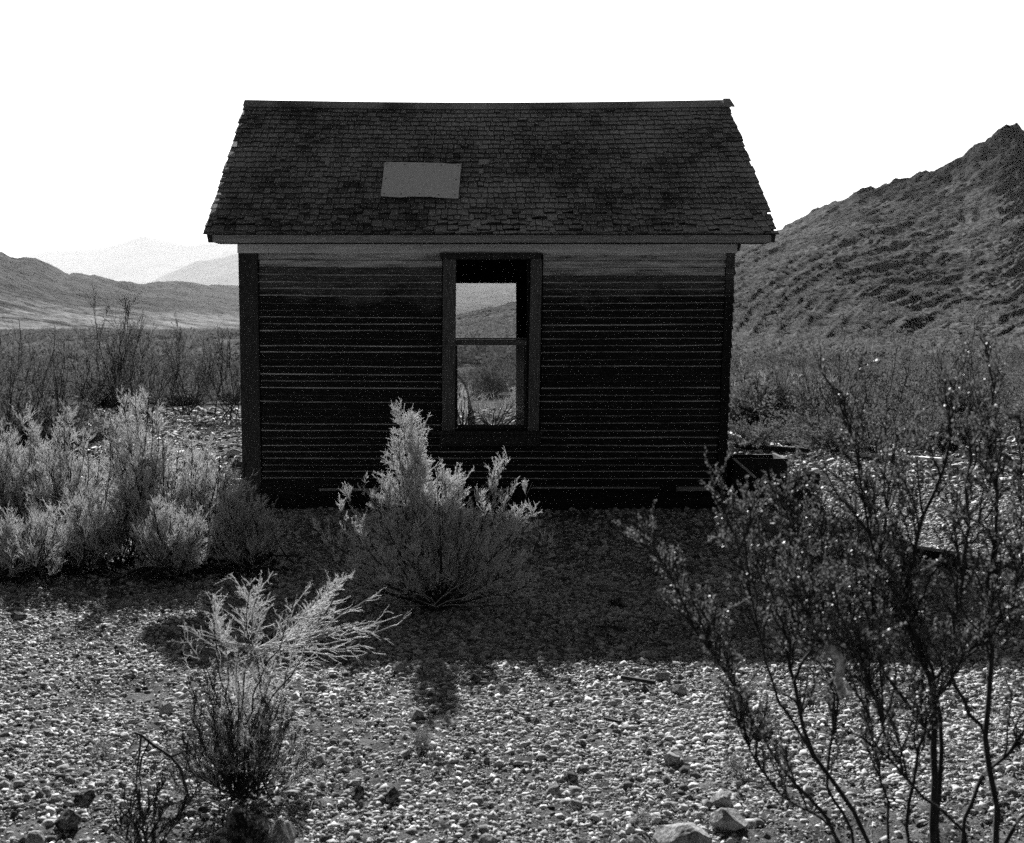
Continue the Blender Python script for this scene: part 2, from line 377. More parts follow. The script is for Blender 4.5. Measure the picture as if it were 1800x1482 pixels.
def n_left(U, T, X, Y, zr):
    return env(T) * (np.abs(fbm(X / 90 + Y / 200, Y / 300, 61, 4)) * -32 + fbm(X / 25, Y / 50, 63, 4) * 7) * np.clip(T * 1.2, .12, 1) * (1.02 - .72 * (T > .93)) + 2.5 * env(T) * fbm(X / 8, Y / 14, 69, 3)
hillside('hill', prof_l, -700, 1700, 620, 240, lambda U: np.interp(U, [0, 250, 450, 750], [420, 600, 1000, 1500]), lambda U: np.interp(U, [0, 200, 430, 750], [1400, 1700, 2700, 4200]), lambda t, U: .45 * t + .55 * t ** 2.0, n_left, M['hillfar'], 'grey far hills with low knolls behind the valley at the left', zf=-2)
prof_a = [(-600, 470), (0, 462), (50, 451), (100, 441), (150, 437), (190, 433), (235, 420), (262, 413), (300, 424), (345, 430), (420, 420), (500, 430), (650, 470), (900, 505), (1200, 510), (1500, 520)]
hillside('mountains', prof_a, -600, 1500, 300, 40, 11500, 14500, lambda t, U: t, lambda U, T, X, Y, zr: env(T) * fbm(X / 700, Y / 900, 71, 4) * 110, M['range'], 'faint distant mountain range almost lost in the haze', zf=-20, back=.1)
prof_b = [(60, 540), (200, 510), (270, 493), (300, 478), (330, 464), (352, 455), (370, 455), (400, 449), (440, 440), (520, 430), (600, 440), (750, 480), (900, 508), (1100, 530)]
hillside('mountains', prof_b, 60, 1100, 200, 40, 8000, 9500, lambda t, U: t, lambda U, T, X, Y, zr: env(T) * fbm(X / 450, Y / 600, 73, 4) * 60, M['range'], 'pale hazy mountain spur just left of the shack roof', zf=-20, back=.1)

# ------------------------------------------------------------------ the shack
YF, YB = 11.8, 15.5
def FP(px, py, dy=0.0): return V3(at(px, py, YF + dy))
def zf_(py): return float(at(900, py, YF)[2])
def xf_(px): return float(at(px, 650, YF)[0])
shack = empty('wooden_shack', (xf_(857), YF + 1.85, 0), 'small abandoned wooden shack with dark lapped siding, a steep shingle roof and one window', 'shack')
XL, XR = xf_(425), xf_(1281)
ZT = zf_(446); ZG = -.04
def lean(x, z):
    """the right end leans out at the top"""
    t = (x - XL) / (XR - XL); u = (z - .2) / (ZT - .2)
    return x + (.065 * t) * (u - .35)
def qbox(mb, x0, x1, y0, y1, z0, z1, m=0, mf=None, sag=0.0):
    mb.poly8([(lean(x0, z0), y0, z0), (lean(x1, z0), y0, z0 - sag), (lean(x1, z0), y1, z0 - sag), (lean(x0, z0), y1, z0), (lean(x0, z1), y0, z1), (lean(x1, z1), y0, z1 - sag), (lean(x1, z1), y1, z1 - sag), (lean(x0, z1), y1, z1)], m, mf)
wx0, wx1 = xf_(795), xf_(930)          # opening
wz1, wz0 = zf_(452), zf_(752)
ZTT = 2.84
# structural walls (front wall has the opening, the back wall another)
mb = MB()
qbox(mb, XL + .03, wx0 - .005, YF + .03, YF + .12, ZG, ZTT); qbox(mb, wx1 + .005, XR - .03, YF + .03, YF + .12, ZG, ZTT)
qbox(mb, wx0 - .005, wx1 + .005, YF + .03, YF + .12, ZG, wz0 - .01); qbox(mb, wx0 - .005, wx1 + .005, YF + .03, YF + .12, wz1 + .01, ZTT)
bx1 = float(at(907, 600, YB)[0]); bx0 = bx1 - .95
bz1 = float(at(900, 498, YB)[2]); bz0 = .30
qbox(mb, XL + .03, bx0, YB - .1, YB, ZG, ZTT); mb.box(bx1, XR - .03, YB - .1, YB, ZG, ZTT)
mb.box(bx0, bx1, YB - .1, YB, ZG, bz0); mb.box(bx0, bx1, YB - .1, YB, bz1, ZTT)
for X_ in (XL, XR):
    s = 1 if X_ == XL else -1
    mb.poly8([(lean(X_, ZG), YF + .13, ZG), (lean(X_, ZG) + s * .1, YF + .13, ZG), (lean(X_, ZG) + s * .1, YB - .11, ZG), (lean(X_, ZG), YB - .11, ZG),
              (lean(X_, ZT), YF + .13, ZTT), (lean(X_, ZT) + s * .1, YF + .13, ZTT), (lean(X_, ZT) + s * .1, YB - .11, ZTT), (lean(X_, ZT), YB - .11, ZTT)])
YR = (YF + YB) / 2 - .02
zr_ = float(at(900, 178, YR)[2])
for X_ in (lean(XL, ZT) + .02, lean(XR, ZT) - .1):       # gable triangles
    b = len(mb.v); ze = ZTT + .001; zp = zr_ - .13
    for xx in (X_, X_ + .08): mb.v += [(xx, YF + .05, ze), (xx, YB - .05, ze), (xx, YR, zp)]
    for f in ((b, b + 1, b + 2), (b + 5, b + 4, b + 3), (b, b + 3, b + 4, b + 1), (b + 1, b + 4, b + 5, b + 2), (b + 2, b + 5, b + 3, b)): mb.f.append(f); mb.m.append(0)
wall = mb.build('wall', M['inner'], shack)

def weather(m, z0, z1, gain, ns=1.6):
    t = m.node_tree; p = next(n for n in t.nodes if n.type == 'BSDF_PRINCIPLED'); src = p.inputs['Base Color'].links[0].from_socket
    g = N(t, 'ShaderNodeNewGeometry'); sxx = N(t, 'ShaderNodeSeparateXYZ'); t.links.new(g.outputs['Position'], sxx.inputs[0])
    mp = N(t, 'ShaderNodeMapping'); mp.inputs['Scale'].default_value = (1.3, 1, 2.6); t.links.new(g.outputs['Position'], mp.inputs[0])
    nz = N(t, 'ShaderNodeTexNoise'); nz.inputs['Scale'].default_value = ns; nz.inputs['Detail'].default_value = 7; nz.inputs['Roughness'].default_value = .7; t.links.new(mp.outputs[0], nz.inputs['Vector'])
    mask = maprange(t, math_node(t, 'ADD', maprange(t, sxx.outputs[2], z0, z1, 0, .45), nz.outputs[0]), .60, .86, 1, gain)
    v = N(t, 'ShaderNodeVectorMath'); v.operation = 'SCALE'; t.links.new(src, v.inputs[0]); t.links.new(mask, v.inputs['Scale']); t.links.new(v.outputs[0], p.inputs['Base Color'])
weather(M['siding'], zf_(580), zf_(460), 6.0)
weather(M['hillfar'], 30, 4, 2.6, .01)
weather(M['hill'], 20, 62, .40, .05)
weather(M['sidinglap'], zf_(1100), zf_(800), .5)
# lapped siding on the front
rs = random.Random(8)
def lap_run(mb, x0, x1, zlist, pale_rows, sag, seed, ragged=0.0):
    r_ = random.Random(seed)
    for k in range(len(zlist) - 1):
        zt, zb = zlist[k], zlist[k + 1]
        j = r_.uniform(-.0025, .0025); th = r_.uniform(.014, .02)
        if r_.random() < .12: th += .008
        n = max(3, int((x1 - x0) / .35)); xx = np.linspace(x0 + r_.uniform(0, ragged), x1 - r_.uniform(0, ragged), n)
        wob = [r_.uniform(-.0030, .0030) for _ in xx]; tl = r_.uniform(-.004, .004); brk = r_.uniform(x0, x1) if r_.random() < .45 else 1e9; stp = r_.uniform(-.005, .005)
        mi = 2 if k < pale_rows else 0
        eh = r_.choice([.001, .004, .007, .009, .010, .012])
        for i in range(n - 1):
            a, b = xx[i], xx[i + 1]
            sj = stp if a > brk else 0
            sa, sb = (sag + tl) * (a - x0) / (x1 - x0) - wob[i] - j + sj, (sag + tl) * (b - x0) / (x1 - x0) - wob[i + 1] - j + sj
            top = zt + .012
            P = [(lean(a, zb), YF + .024 - th, zb - sa), (lean(b, zb), YF + .024 - th, zb - sb), (lean(b, zb), YF + .028, zb - sb), (lean(a, zb), YF + .028, zb - sa),
                 (lean(a, top), YF + .020, top - sa), (lean(b, top), YF + .020, top - sb), (lean(b, top), YF + .028, top - sb), (lean(a, top), YF + .028, top - sa)]
            mb.poly8(P, mf=[1, mi, mi, mi, mi, mi])
            # the worn lower edge: a narrow bevel carrying remains of pale paint
            e = eh if mi == 0 else .003
            mb.poly8([(lean(a, zb), YF + .023 - th, zb - sa - .0005), (lean(b, zb), YF + .023 - th, zb - sb - .0005), (lean(b, zb), YF + .024, zb - sb - .0005), (lean(a, zb), YF + .024, zb - sa - .0005),
                      (lean(a, zb), YF + .022 - th, zb - sa + e), (lean(b, zb), YF + .022 - th, zb - sb + e), (lean(b, zb), YF + .024 - th, zb - sb + e), (lean(a, zb), YF + .024 - th, zb - sa + e)], m=1 if mi == 0 else 3)
def rows(p0, p1, n, seed):
    r_ = random.Random(seed); z = [zf_(p) for p in np.linspace(p0, p1, n + 1)]
    return [a + (r_.uniform(-.004, .004) if 0 < i < n else 0) for i, a in enumerate(z)]
mb = MB()
lap_run(mb, xf_(457), xf_(776), [zf_(446), zf_(457), zf_(470), zf_(483)] + rows(483, 757, 22, 1)[1:], 2, .010, 2, .010)
lap_run(mb, xf_(950), xf_(1267), [zf_(446), zf_(459), zf_(472), zf_(485)] + rows(485, 770, 23, 3)[1:], 3, -.004, 4, .010)
lap_run(mb, xf_(457), xf_(1266), rows(784, 853, 6, 5), 0, .0, 6, .01)
lap_run(mb, xf_(457), xf_(776), [zf_(757), zf_(770), zf_(784)], 0, .0, 16, .01)
lap_run(mb, xf_(950), xf_(1267), [zf_(770), zf_(784)], 0, .0, 17, .01)
M['edgegap'] = material('board_gap', .015, .08, 5, stretch=(4, 1, 20))
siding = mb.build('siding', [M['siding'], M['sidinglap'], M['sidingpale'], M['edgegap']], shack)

# right end wall: rough shingle courses whose butts stick out as a saw-tooth edge
mb = MB(); r_ = random.Random(22); nrow = 26
zz = np.linspace(.12, ZT - .01, nrow + 1)
for k in range(nrow):
    y = YF + .055
    while y < YB:
        wd = r_.uniform(.08, .17); o_ = r_.uniform(.018, .034) if r_.random() > .08 else .006; z0 = zz[k] - r_.uniform(0, .014); z1 = zz[k + 1] + .01
        xa, xb = lean(XR, z0), lean(XR, z1)
        mb.poly8([(xa + .001, y, z0), (xa + o_, y, z0), (xa + o_, y + wd - .004, z0), (xa + .001, y + wd - .004, z0), (xb + .001, y, z1), (xb + .008, y, z1), (xb + .008, y + wd - .004, z1), (xb + .001, y + wd - .004, z1)])
        y += wd
mb.build('side_shingles', M['trim'], shack)
# corner boards
mb = MB()
qbox(mb, XL - .012, xf_(456), YF - .012, YF + .029, zf_(905), zf_(441)); mb.build('corner_board', M['trim'], shack, .003)
mb = MB()
qbox(mb, xf_(1267), XR + .004, YF - .012, YF + .029, zf_(862), zf_(443)); mb.build('corner_board', M['siding'], shack, .003)
# frieze and fascia under the eave
mb = MB(); mb.box(lean(XL, ZT) - .018, lean(XR, ZT) + .02, YF - .02, YF + .03, zf_(445), zf_(424))
mb.build('frieze_board', M['frieze'], shack, .002)
# foundation skirt
mb = MB()
mb.box(XL + .02, xf_(556), YF - .002, YF + .05, zf_(878), zf_(853)); mb.box(xf_(556) + .004, xf_(925), YF - .03, YF + .05, zf_(872), zf_(857)); mb.box(xf_(925) + .004, XR - .02, YF - .035, YF + .05, zf_(862), zf_(854))
mb.box(XL + .03, xf_(640), YF + .01, YF + .06, -.08, zf_(878) - .004); mb.box(xf_(640) + .004, XR - .03, YF - .005, YF + .06, -.08, zf_(872) - .012)
mb.build('skirt_board', [M['siding']], shack, .003)
mb = MB(); mb.box(xf_(560), xf_(905), YF - .048, YF - .0302, zf_(862), zf_(857.5)); mb.box(xf_(1190), xf_(1258), YF - .052, YF - .0352, zf_(862), zf_(854.5)); mb.box(xf_(935), xf_(1160), YF - .046, YF - .0352, zf_(858), zf_(855))
M['footing'] = material('footing_wood', .05, .42, 4, stretch=(.8, 1, 9), bump=.002, grain=120)
mb.build('sill_board', M['footing'], shack, .002)

# window
win = empty('window', V3((wx0 + (wx1 - wx0) / 2, YF, wz0)) - shack.location); win.parent = shack
mb = MB()
qbox(mb, xf_(777), xf_(799.5), YF - .03, YF + .029, zf_(757), zf_(456)); mb.build('side_casing', M['trimpale'], win, .003)
mb = MB(); qbox(mb, xf_(928.5), xf_(948), YF - .03, YF + .029, zf_(757), zf_(456)); mb.build('side_casing', M['trimpale'], win, .003)
mb = MB(); mb.box(xf_(775), xf_(951), YF - .034, YF + .029, zf_(455.5), zf_(445.5)); mb.box(xf_(774), xf_(952), YF - .05, YF - .0345, zf_(447.5), zf_(444.5)); mb.build('head_casing', M['trim'], win, .003)
mb = MB(); mb.box(xf_(760), xf_(955), YF - .07, YF + .10, zf_(763), zf_(757.4)); mb.build('sill', M['trim'], win, .004)
mb = MB(); mb.box(xf_(773), xf_(950), YF - .025, YF + .025, zf_(782), zf_(763.4)); mb.box(xf_(773), xf_(949), YF - .034, YF - .0255, zf_(784), zf_(781)); mb.build('apron', M['trim'], win, .003)
mb = MB()   # jambs
mb.box(wx0 - .002, wx0 + .022, YF + .031, YF + .125, wz0, wz1); mb.box(wx1 - .02, wx1 + .003, YF + .031, YF + .125, wz0, wz1); mb.box(wx0 + .022, wx1 - .02, YF + .031, YF + .125, wz1 - .02, wz1)
mb.build('frame', M['inner'], win)
mb = MB(); mb.box(wx0 + .023, wx1 - .021, YF + .04, YF + .075, zf_(607), zf_(597)); mb.box(wx0 + .023, wx1 - .021, YF + .033, YF + .045, zf_(596.5), zf_(594)); mb.build('meeting_rail', M['trimpale'], win, .003)
lw = MB(); lw.box(wx0 + .0225, wx0 + .048, YF + .045, YF + .08, zf_(752), zf_(607.5)); lw.box(wx1 - .05, wx1 - .0205, YF + .045, YF + .08, zf_(752), zf_(607.5)); lw.box(wx0 + .05, wx1 - .052, YF + .045, YF + .08, zf_(757), zf_(747.5))
sash = lw.build('sash', M['trim'], win, .002)
def glass_material(name, tint):
    m = bpy.data.materials.new(name); m.use_nodes = True; t = m.node_tree; t.nodes.clear(); o = N(t, 'ShaderNodeOutputMaterial')
    tr = N(t, 'ShaderNodeBsdfTransparent'); tr.inputs[0].default_value = (tint, tint, tint, 1)
    gl_ = N(t, 'ShaderNodeBsdfGlossy'); gl_.inputs['Roughness'].default_value = .05; df = N(t, 'ShaderNodeBsdfDiffuse'); df.inputs[0].default_value = (.3, .3, .3, 1)
    m1 = N(t, 'ShaderNodeMixShader'); m1.inputs[0].default_value = .04; m2 = N(t, 'ShaderNodeMixShader'); m2.inputs[0].default_value = .05
    t.links.new(tr.outputs[0], m1.inputs[1]); t.links.new(gl_.outputs[0], m1.inputs[2]); t.links.new(m1.outputs[0], m2.inputs[1]); t.links.new(df.outputs[0], m2.inputs[2]); t.links.new(m2.outputs[0], o.inputs[0])
    return m
def pane(name, pts, y, th, mat, parent):
    n = len(pts); vs_ = [V3(at(a, b, y)) for a, b in pts] + [V3(at(a, b, y + th)) for a, b in pts]
    mb_ = MB(); mb_.v = [tuple(v) for v in vs_]; mb_.f = [tuple(range(n)), tuple(range(2 * n - 1, n - 1, -1))] + [(i, i + n, (i + 1) % n + n, (i + 1) % n) for i in range(n)]; mb_.m = [0] * len(mb_.f)
    return mb_.build(name, mat, parent)
edge = [(798, 659), (803, 662), (809, 668), (815, 677), (819, 687), (822.5, 700), (823, 712), (823, 730), (821.5, 749)]
inner = [(798, 655), (805, 658), (812, 665), (818, 674), (822, 684), (825, 699), (829, 712), (834, 730), (837, 749)]
yg = YF + .06
pane('pane', inner + [(928, 749), (928, 606), (798, 606)], yg, .003, glass_material('dusty_glass', .82), win)
pane('broken_edge', edge + inner[::-1], yg - .001, .006, glass_material('glass_edge', .30), win)
pane('broken_edge', [(822.2, 693), (824.3, 700), (824.4, 730), (823.2, 749), (821.8, 749), (823, 730), (822.6, 700)], yg - .006, .004, M['darktwig'], win)

# roof
roof = empty('roof', V3((0, YR, zr_)) - V3((0, 0, 0)) - shack.location); roof.location = Vector((xf_(857), YR, zr_)) - shack.location; roof.parent = shack
YE = YF - .33
pe = at(900, 405, YE); ze_ = float(pe[2])
exl, exr = float(at(359, 413, YE)[0]), float(at(1368, 416, YE)[0])
rxl, rxr = float(at(431, 173, YR)[0]), float(at(1279, 176, YR)[0])
pitchv = Vector((0, YR - YE, zr_ - ze_)); L = pitchv.length; pd = pitchv.normalized(); nrm = Vector((0, -pd.z, pd.y))
def rp(u, s, h=0.0, back=False):
    """u across 0..1, s up the slope 0..1, h above the deck"""
    xl = exl + (rxl - exl) * s; xr = exr + (rxr - exr) * s
    sag = .03 * math.sin(math.pi * u) * s + .008 * math.sin(7 * u + 5 * s) * math.sin(math.pi * s)
    p = Vector((xl + (xr - xl) * u, YE, ze_)) + pd * (L * s) + nrm * h - Vector((0, 0, sag + .02))
    if back: p.y = 2 * YR - p.y
    return p
for bk in (False, True):
    mb = MB(); n = 12
    for i in range(n):
        u0, u1 = i / n, (i + 1) / n
        u0_, u1_ = (.006 if i == 0 else u0), (.994 if i == n - 1 else u1)
        mb.poly8([rp(u0_, .004, -.045, bk), rp(u1_, .004, -.045, bk), rp(u1_, .992, -.045, bk), rp(u0_, .992, -.045, bk), rp(u0_, .004, -.012, bk), rp(u1_, .004, -.012, bk), rp(u1_, .992, -.012, bk), rp(u0_, .992, -.012, bk)])
    mb.build('roof_deck', M['inner'], roof)
rsh = random.Random(12); NR = 26
for bk in (False, True):
    mb = MB()
    for k in range(-1, NR):
        s0 = (k + .12) / NR; u = -.0 + rsh.uniform(-.003, 0)
        while u < 1.0:
            wd = rsh.uniform(.008, .021)
            if k <= 3: wd *= 1.15
            u1 = u + wd
            if u1 > .992: u1 = 1.0 + rsh.uniform(-.001, .003)
            jit = rsh.uniform(-.008, .008) * (1.7 if k < 4 else .8); skew = rsh.uniform(-.006, .006) * (1.6 if k < 4 else .6)
            lift = rsh.uniform(.003, .008) + (rsh.uniform(0, .022) if rsh.random() < (.18 if k < 5 else .05) else 0)
            miss = False
            sa = max(s0 + jit, -.012); sb = min(s0 + 1.25 / NR, .998)
            if not miss and u1 - u > .004 and sa < .985:
                ua, ub = u + .0006, u1 - .0008
                P = [rp(ua, sa, .001, bk), rp(ub, sa + skew, .001, bk), rp(ub, sb, -.010, bk), rp(ua, sb, -.010, bk),
                     rp(ua, sa, .002 + lift + .006, bk), rp(ub, sa + skew, .002 + lift * rsh.uniform(.6, 1.2) + .006, bk), rp(ub, sb, -.003, bk), rp(ua, sb, -.003, bk)]
                mb.poly8(P, mf=[0, 0, 1, 0, 0, 0])
            u = u1
    mb.build('shingles', [M['shingle'], M['shinglebutt']], roof)
# ridge boards
mb = MB()
for bk in (False, True):
    n = 14
    for i in range(n):
        u0, u1 = i / n, (i + 1) / n
        if i == 0: u0 = -.001
        if i == n - 1: u1 = 1.002
        s_lo = .957 if i < n - 1 else .95
        mb.poly8([rp(u0, .957, .014, bk), rp(u1, s_lo, .014, bk), rp(u1, 1.004, .014, bk), rp(u0, 1.004, .014, bk), rp(u0, .957, .034, bk), rp(u1, s_lo, .034, bk), rp(u1, 1.004, .034, bk), rp(u0, 1.004, .034, bk)])
# loose end piece at the right
mb.poly8([rp(.985, .945, .036), rp(1.008, .935, .036), rp(1.004, 1.005, .036), rp(.99, 1.005, .036), rp(.985, .945, .05), rp(1.008, .935, .05), rp(1.004, 1.005, .05), rp(.99, 1.005, .05)])
mb.build('ridge_board', M['shingle'], roof)
# sheet patch and pale single shingles, found on the slope by casting pixels onto it
def slope_uv(px, py):
    x, y, z = ray(px, py); o = Vector((0, 0, H)); d = Vector((float(x), float(y), float(z)))
    p0 = rp(.5, .5, 0); t = (p0 - o).dot(nrm) / d.dot(nrm); p = o + d * t
    s = (p - Vector((0, YE, ze_))).dot(pd) / L; xl = exl + (rxl - exl) * s; xr = exr + (rxr - exr) * s
    return (p.x - xl) / (xr - xl), s
def patch(name, pts, h, th, mat, n=8):
    mb = MB(); a, b, c, d = [slope_uv(*q) for q in pts]       # tl, tr, br, bl
    r_ = random.Random(len(name) + int(pts[0][0]))
    ed = [r_.uniform(-.006, .006) for _ in range(n + 1)]; et = [r_.uniform(-.004, .004) for _ in range(n + 1)]
    for i in range(n):
        t0, t1 = i / n, (i + 1) / n
        lp = lambda p, q, t: (p[0] + (q[0] - p[0]) * t, p[1] + (q[1] - p[1]) * t)
        A = lp(d, c, t0); B = lp(d, c, t1); C = lp(a, b, t1); D = lp(a, b, t0)
        A = (A[0], A[1] + ed[i]); B = (B[0], B[1] + ed[i + 1]); C = (C[0], C[1] + et[i + 1]); D = (D[0], D[1] + et[i])
        mb.poly8([rp(*A, h), rp(*B, h), rp(*C, h), rp(*D, h), rp(*A, h + th), rp(*B, h + th), rp(*C, h + th), rp(*D, h + th)])
    o = mb.build(name, mat, roof); return o
o = patch('patch', [(677, 291), (811, 293), (806, 354), (670, 350)], .036, .004, M['patch']); o['label'] = 'pale rectangular sheet patched over the shingles'
for q in [(681, 294), (712, 295), (744, 296), (776, 296), (806, 297), (802, 322), (800, 349), (771, 349), (738, 347), (706, 347), (676, 346), (679, 320)]:
    u_, s_ = slope_uv(*q); c_ = rp(u_, s_, .0405); mb = MB(); mb.box(c_.x - .006, c_.x + .006, c_.y - .006, c_.y + .006, c_.z - .004, c_.z + .004); mb.build('nail', M['darktwig'], roof)
M['paleshingle'] = material('pale_shingle', .3, .5, 10, grain=80)
for j, q in enumerate([[(842, 282), (860, 283), (859, 292), (841, 291)], [(573, 287), (580, 287), (579, 293), (572, 293)], [(1338, 374), (1346, 378), (1342, 384), (1339, 380)], [(842, 300), (850, 300), (850, 308), (842, 308)]]):
    o = patch('loose_shingle', q, .022, .006, M['paleshingle'], 1); o['label'] = 'single paler shingle'
mb = MB(); mb.box(exl + .07, exr - .06, YE + .03, YE + .055, ze_ - .112, ze_ - .022); mb.build('fascia_board', material('fascia_wood', .18, .40, 5, stretch=(.7, 1, 14), bump=.002, bscale=30, grain=160), roof, .002)
mb = MB(); mb.box(exl + .072, exr - .062, YE + .056, YF - .021, ze_ - .110, ze_ - .096)
mb.build('soffit', M['inner'], roof)
mb = MB(); mb.poly8([(exl + .045, YE + .03, ze_ - .075), (exl + .06, YE + .03, ze_ - .09), (exl + .06, YE + .05, ze_ - .09), (exl + .045, YE + .05, ze_ - .075), (exl + .02, YE + .03, ze_ - .02), (exl + .068, YE + .03, ze_ - .02), (exl + .068, YE + .05, ze_ - .02), (exl + .02, YE + .05, ze_ - .02)])
mb.build('splintered_end', M['trim'], roof); mb = MB()
xq = lean(XR, ZT) + .03; mb.poly8([(xq, YF - .03, zf_(440)), (xq + .012, YF - .03, zf_(441)), (xq + .012, YF + .1, zf_(441)), (xq, YF + .1, zf_(440)), (xq, YF - .03, zf_(426)), (xq + .03, YF - .03, zf_(426)), (xq + .03, YF + .1, zf_(426)), (xq, YF + .1, zf_(426))])
mb.build('splintered_end', M['trim'], roof)
for xx in (0.006, .994):      # rafters / barge boards up the gable ends
    mb = MB()
    for bk in (False, True):
        a = [rp(xx - .004, .01, -.13, bk), rp(xx + .004, .01, -.13, bk), rp(xx + .004, .985, -.13, bk), rp(xx - .004, .985, -.13, bk), rp(xx - .004, .01, -.047, bk), rp(xx + .004, .01, -.047, bk), rp(xx + .004, .985, -.047, bk), rp(xx - .004, .985, -.047, bk)]
        mb.poly8(a)
    mb.build('barge_board', M['trim'], roof)
mb = MB(); mb.box(XL + .14, XR - .14, YF + .13, YB - .12, .12, .16); mb.build('floor', M['inner'], shack)

# ------------------------------------------------------------------ plants
UP = np.array([0, 0, 1.0])
def norm(v): return v / np.maximum(np.linalg.norm(v, axis=-1, keepdims=True), 1e-9)
def bez(base, targets, K, rng, bow=.25, wob=.02, scat=.03):
    """stems from base to targets, (N,K,3)"""
    base = np.asarray(base, float); T = np.asarray(targets, float); n = len(T)
    B = base + rng.normal(0, scat, (n, 3)) * [1, 1, 0]
    d = T - B; L_ = np.linalg.norm(d, axis=1)[:, None]
    mid = B + d * .5 + np.stack([d[:, 0] * bow, d[:, 1] * bow, -0.0 * d[:, 2]], -1) - UP * 0 
    t = np.linspace(0, 1, K)[None, :, None]
    P = (1 - t) ** 2 * B[:, None] + 2 * t * (1 - t) * mid[:, None] + t * t * T[:, None]
    w_ = np.cumsum(rng.normal(0, 1, (n, K, 3)), 1) * wob * L_[:, None] / math.sqrt(K)
    w_[:, 0] = 0; w_ -= w_[:, -1:] * t
    return P + w_
def spawn(P, rng, dens, length, tmin=.2, tmax=1, ang=.8, up=.2, K=4, curl=.12, taper=.5, lsd=.3, flat=1.0):
    """children along parent polylines"""
    seg = P[:, 1:] - P[:, :-1]; L_ = np.linalg.norm(seg, axis=2).sum(1)
    n = max(1, int(L_.sum() * dens)); pi = rng.choice(len(P), n, p=L_ / L_.sum())
    t = rng.uniform(tmin, tmax, n); f = t * (P.shape[1] - 1); i = np.minimum(f.astype(int), P.shape[1] - 2); f = f - i
    p = P[pi, i] * (1 - f)[:, None] + P[pi, i + 1] * f[:, None]; tn = norm(seg[pi, i])
    r_ = rng.normal(size=(n, 3)); r_ = norm(r_ - (r_ * tn).sum(1)[:, None] * tn)
    a = rng.normal(ang, ang * .3, n)[:, None]
    d = norm(np.cos(a) * tn + np.sin(a) * r_ + up * UP)
    ln = length * np.exp(rng.normal(0, lsd, n)) * (1 - taper * (t - tmin) / max(tmax - tmin, 1e-6))
    out = np.zeros((n, K, 3)); out[:, 0] = p; cur = d
    for k in range(1, K):
        out[:, k] = out[:, k - 1] + cur * (ln / (K - 1))[:, None]
        cur = norm(cur + rng.normal(0, curl, (n, 3)) + up * .3 * UP)
    return out
def tubes(P, r0, r1, sides=3):
    """(N,K,3) polylines to tapered tubes, r0 may be per-polyline"""
    n, K, _ = P.shape
    tn = np.zeros_like(P); tn[:, :-1] = P[:, 1:] - P[:, :-1]; tn[:, -1] = tn[:, -2]; tn[:, 1:-1] = norm(tn[:, 1:-1]) + norm(tn[:, :-2]); tn = norm(tn)
    ref = np.where(np.abs(tn[..., 2:3]) > .9, np.array([1., 0, 0]), UP)
    u = norm(np.cross(tn, ref)); v = np.cross(tn, u)
    r0 = np.broadcast_to(np.asarray(r0, float), (n,)); r1 = np.broadcast_to(np.asarray(r1, float), (n,))
    t = np.linspace(0, 1, K)[None]; r = r0[:, None] * (1 - t) + r1[:, None] * t
    an = np.arange(sides) * 2 * math.pi / sides
    V = P[:, :, None] + (u[:, :, None] * np.cos(an)[:, None] + v[:, :, None] * np.sin(an)[:, None]) * r[..., None, None]
    V = V.reshape(-1, 3); base = (np.arange(n) * K * sides)[:, None, None]
    k = np.arange(K - 1)[None, :, None] * sides; s = np.arange(sides)[None, None]; s2 = (s + 1) % sides
    F = np.stack([base + k + s, base + k + s2, base + k + sides + s2, base + k + sides + s], -1).reshape(-1, 4)
    return V, F
def join(parts):
    """parts: list of (V, F) -> V, [F3, F4]"""
    Vs, F3, F4, o = [], [], [], 0
    for V, F in parts:
        Vs.append(V); (F3 if F.shape[1] == 3 else F4).append(F + o); o += len(V)
    r = []
    if F3: r.append(np.concatenate(F3))
    if F4: r.append(np.concatenate(F4))
    return np.concatenate(Vs), r
def cut(P, zmin=0.02):
    """drop polylines that dive underground"""
    return P[(P[..., 2].min(1) > zmin)]
def leaves(P, rng, dens, ln, wd, tmin=0, spread=.4):
    c = spawn(P, rng, dens, ln, tmin=tmin, ang=.9, up=.3, K=2, taper=0, lsd=.25)
    a, b = c[:, 0], c[:, 1]; d = b - a; s = norm(np.cross(d, rng.normal(size=d.shape))) * (wd / 2) * rng.uniform(.7, 1.2, (len(d), 1)); m = a + d * .5
    V = np.stack([a, m + s, b, m - s], 1).reshape(-1, 3); F = np.arange(len(V)).reshape(-1, 4)
    return V, F

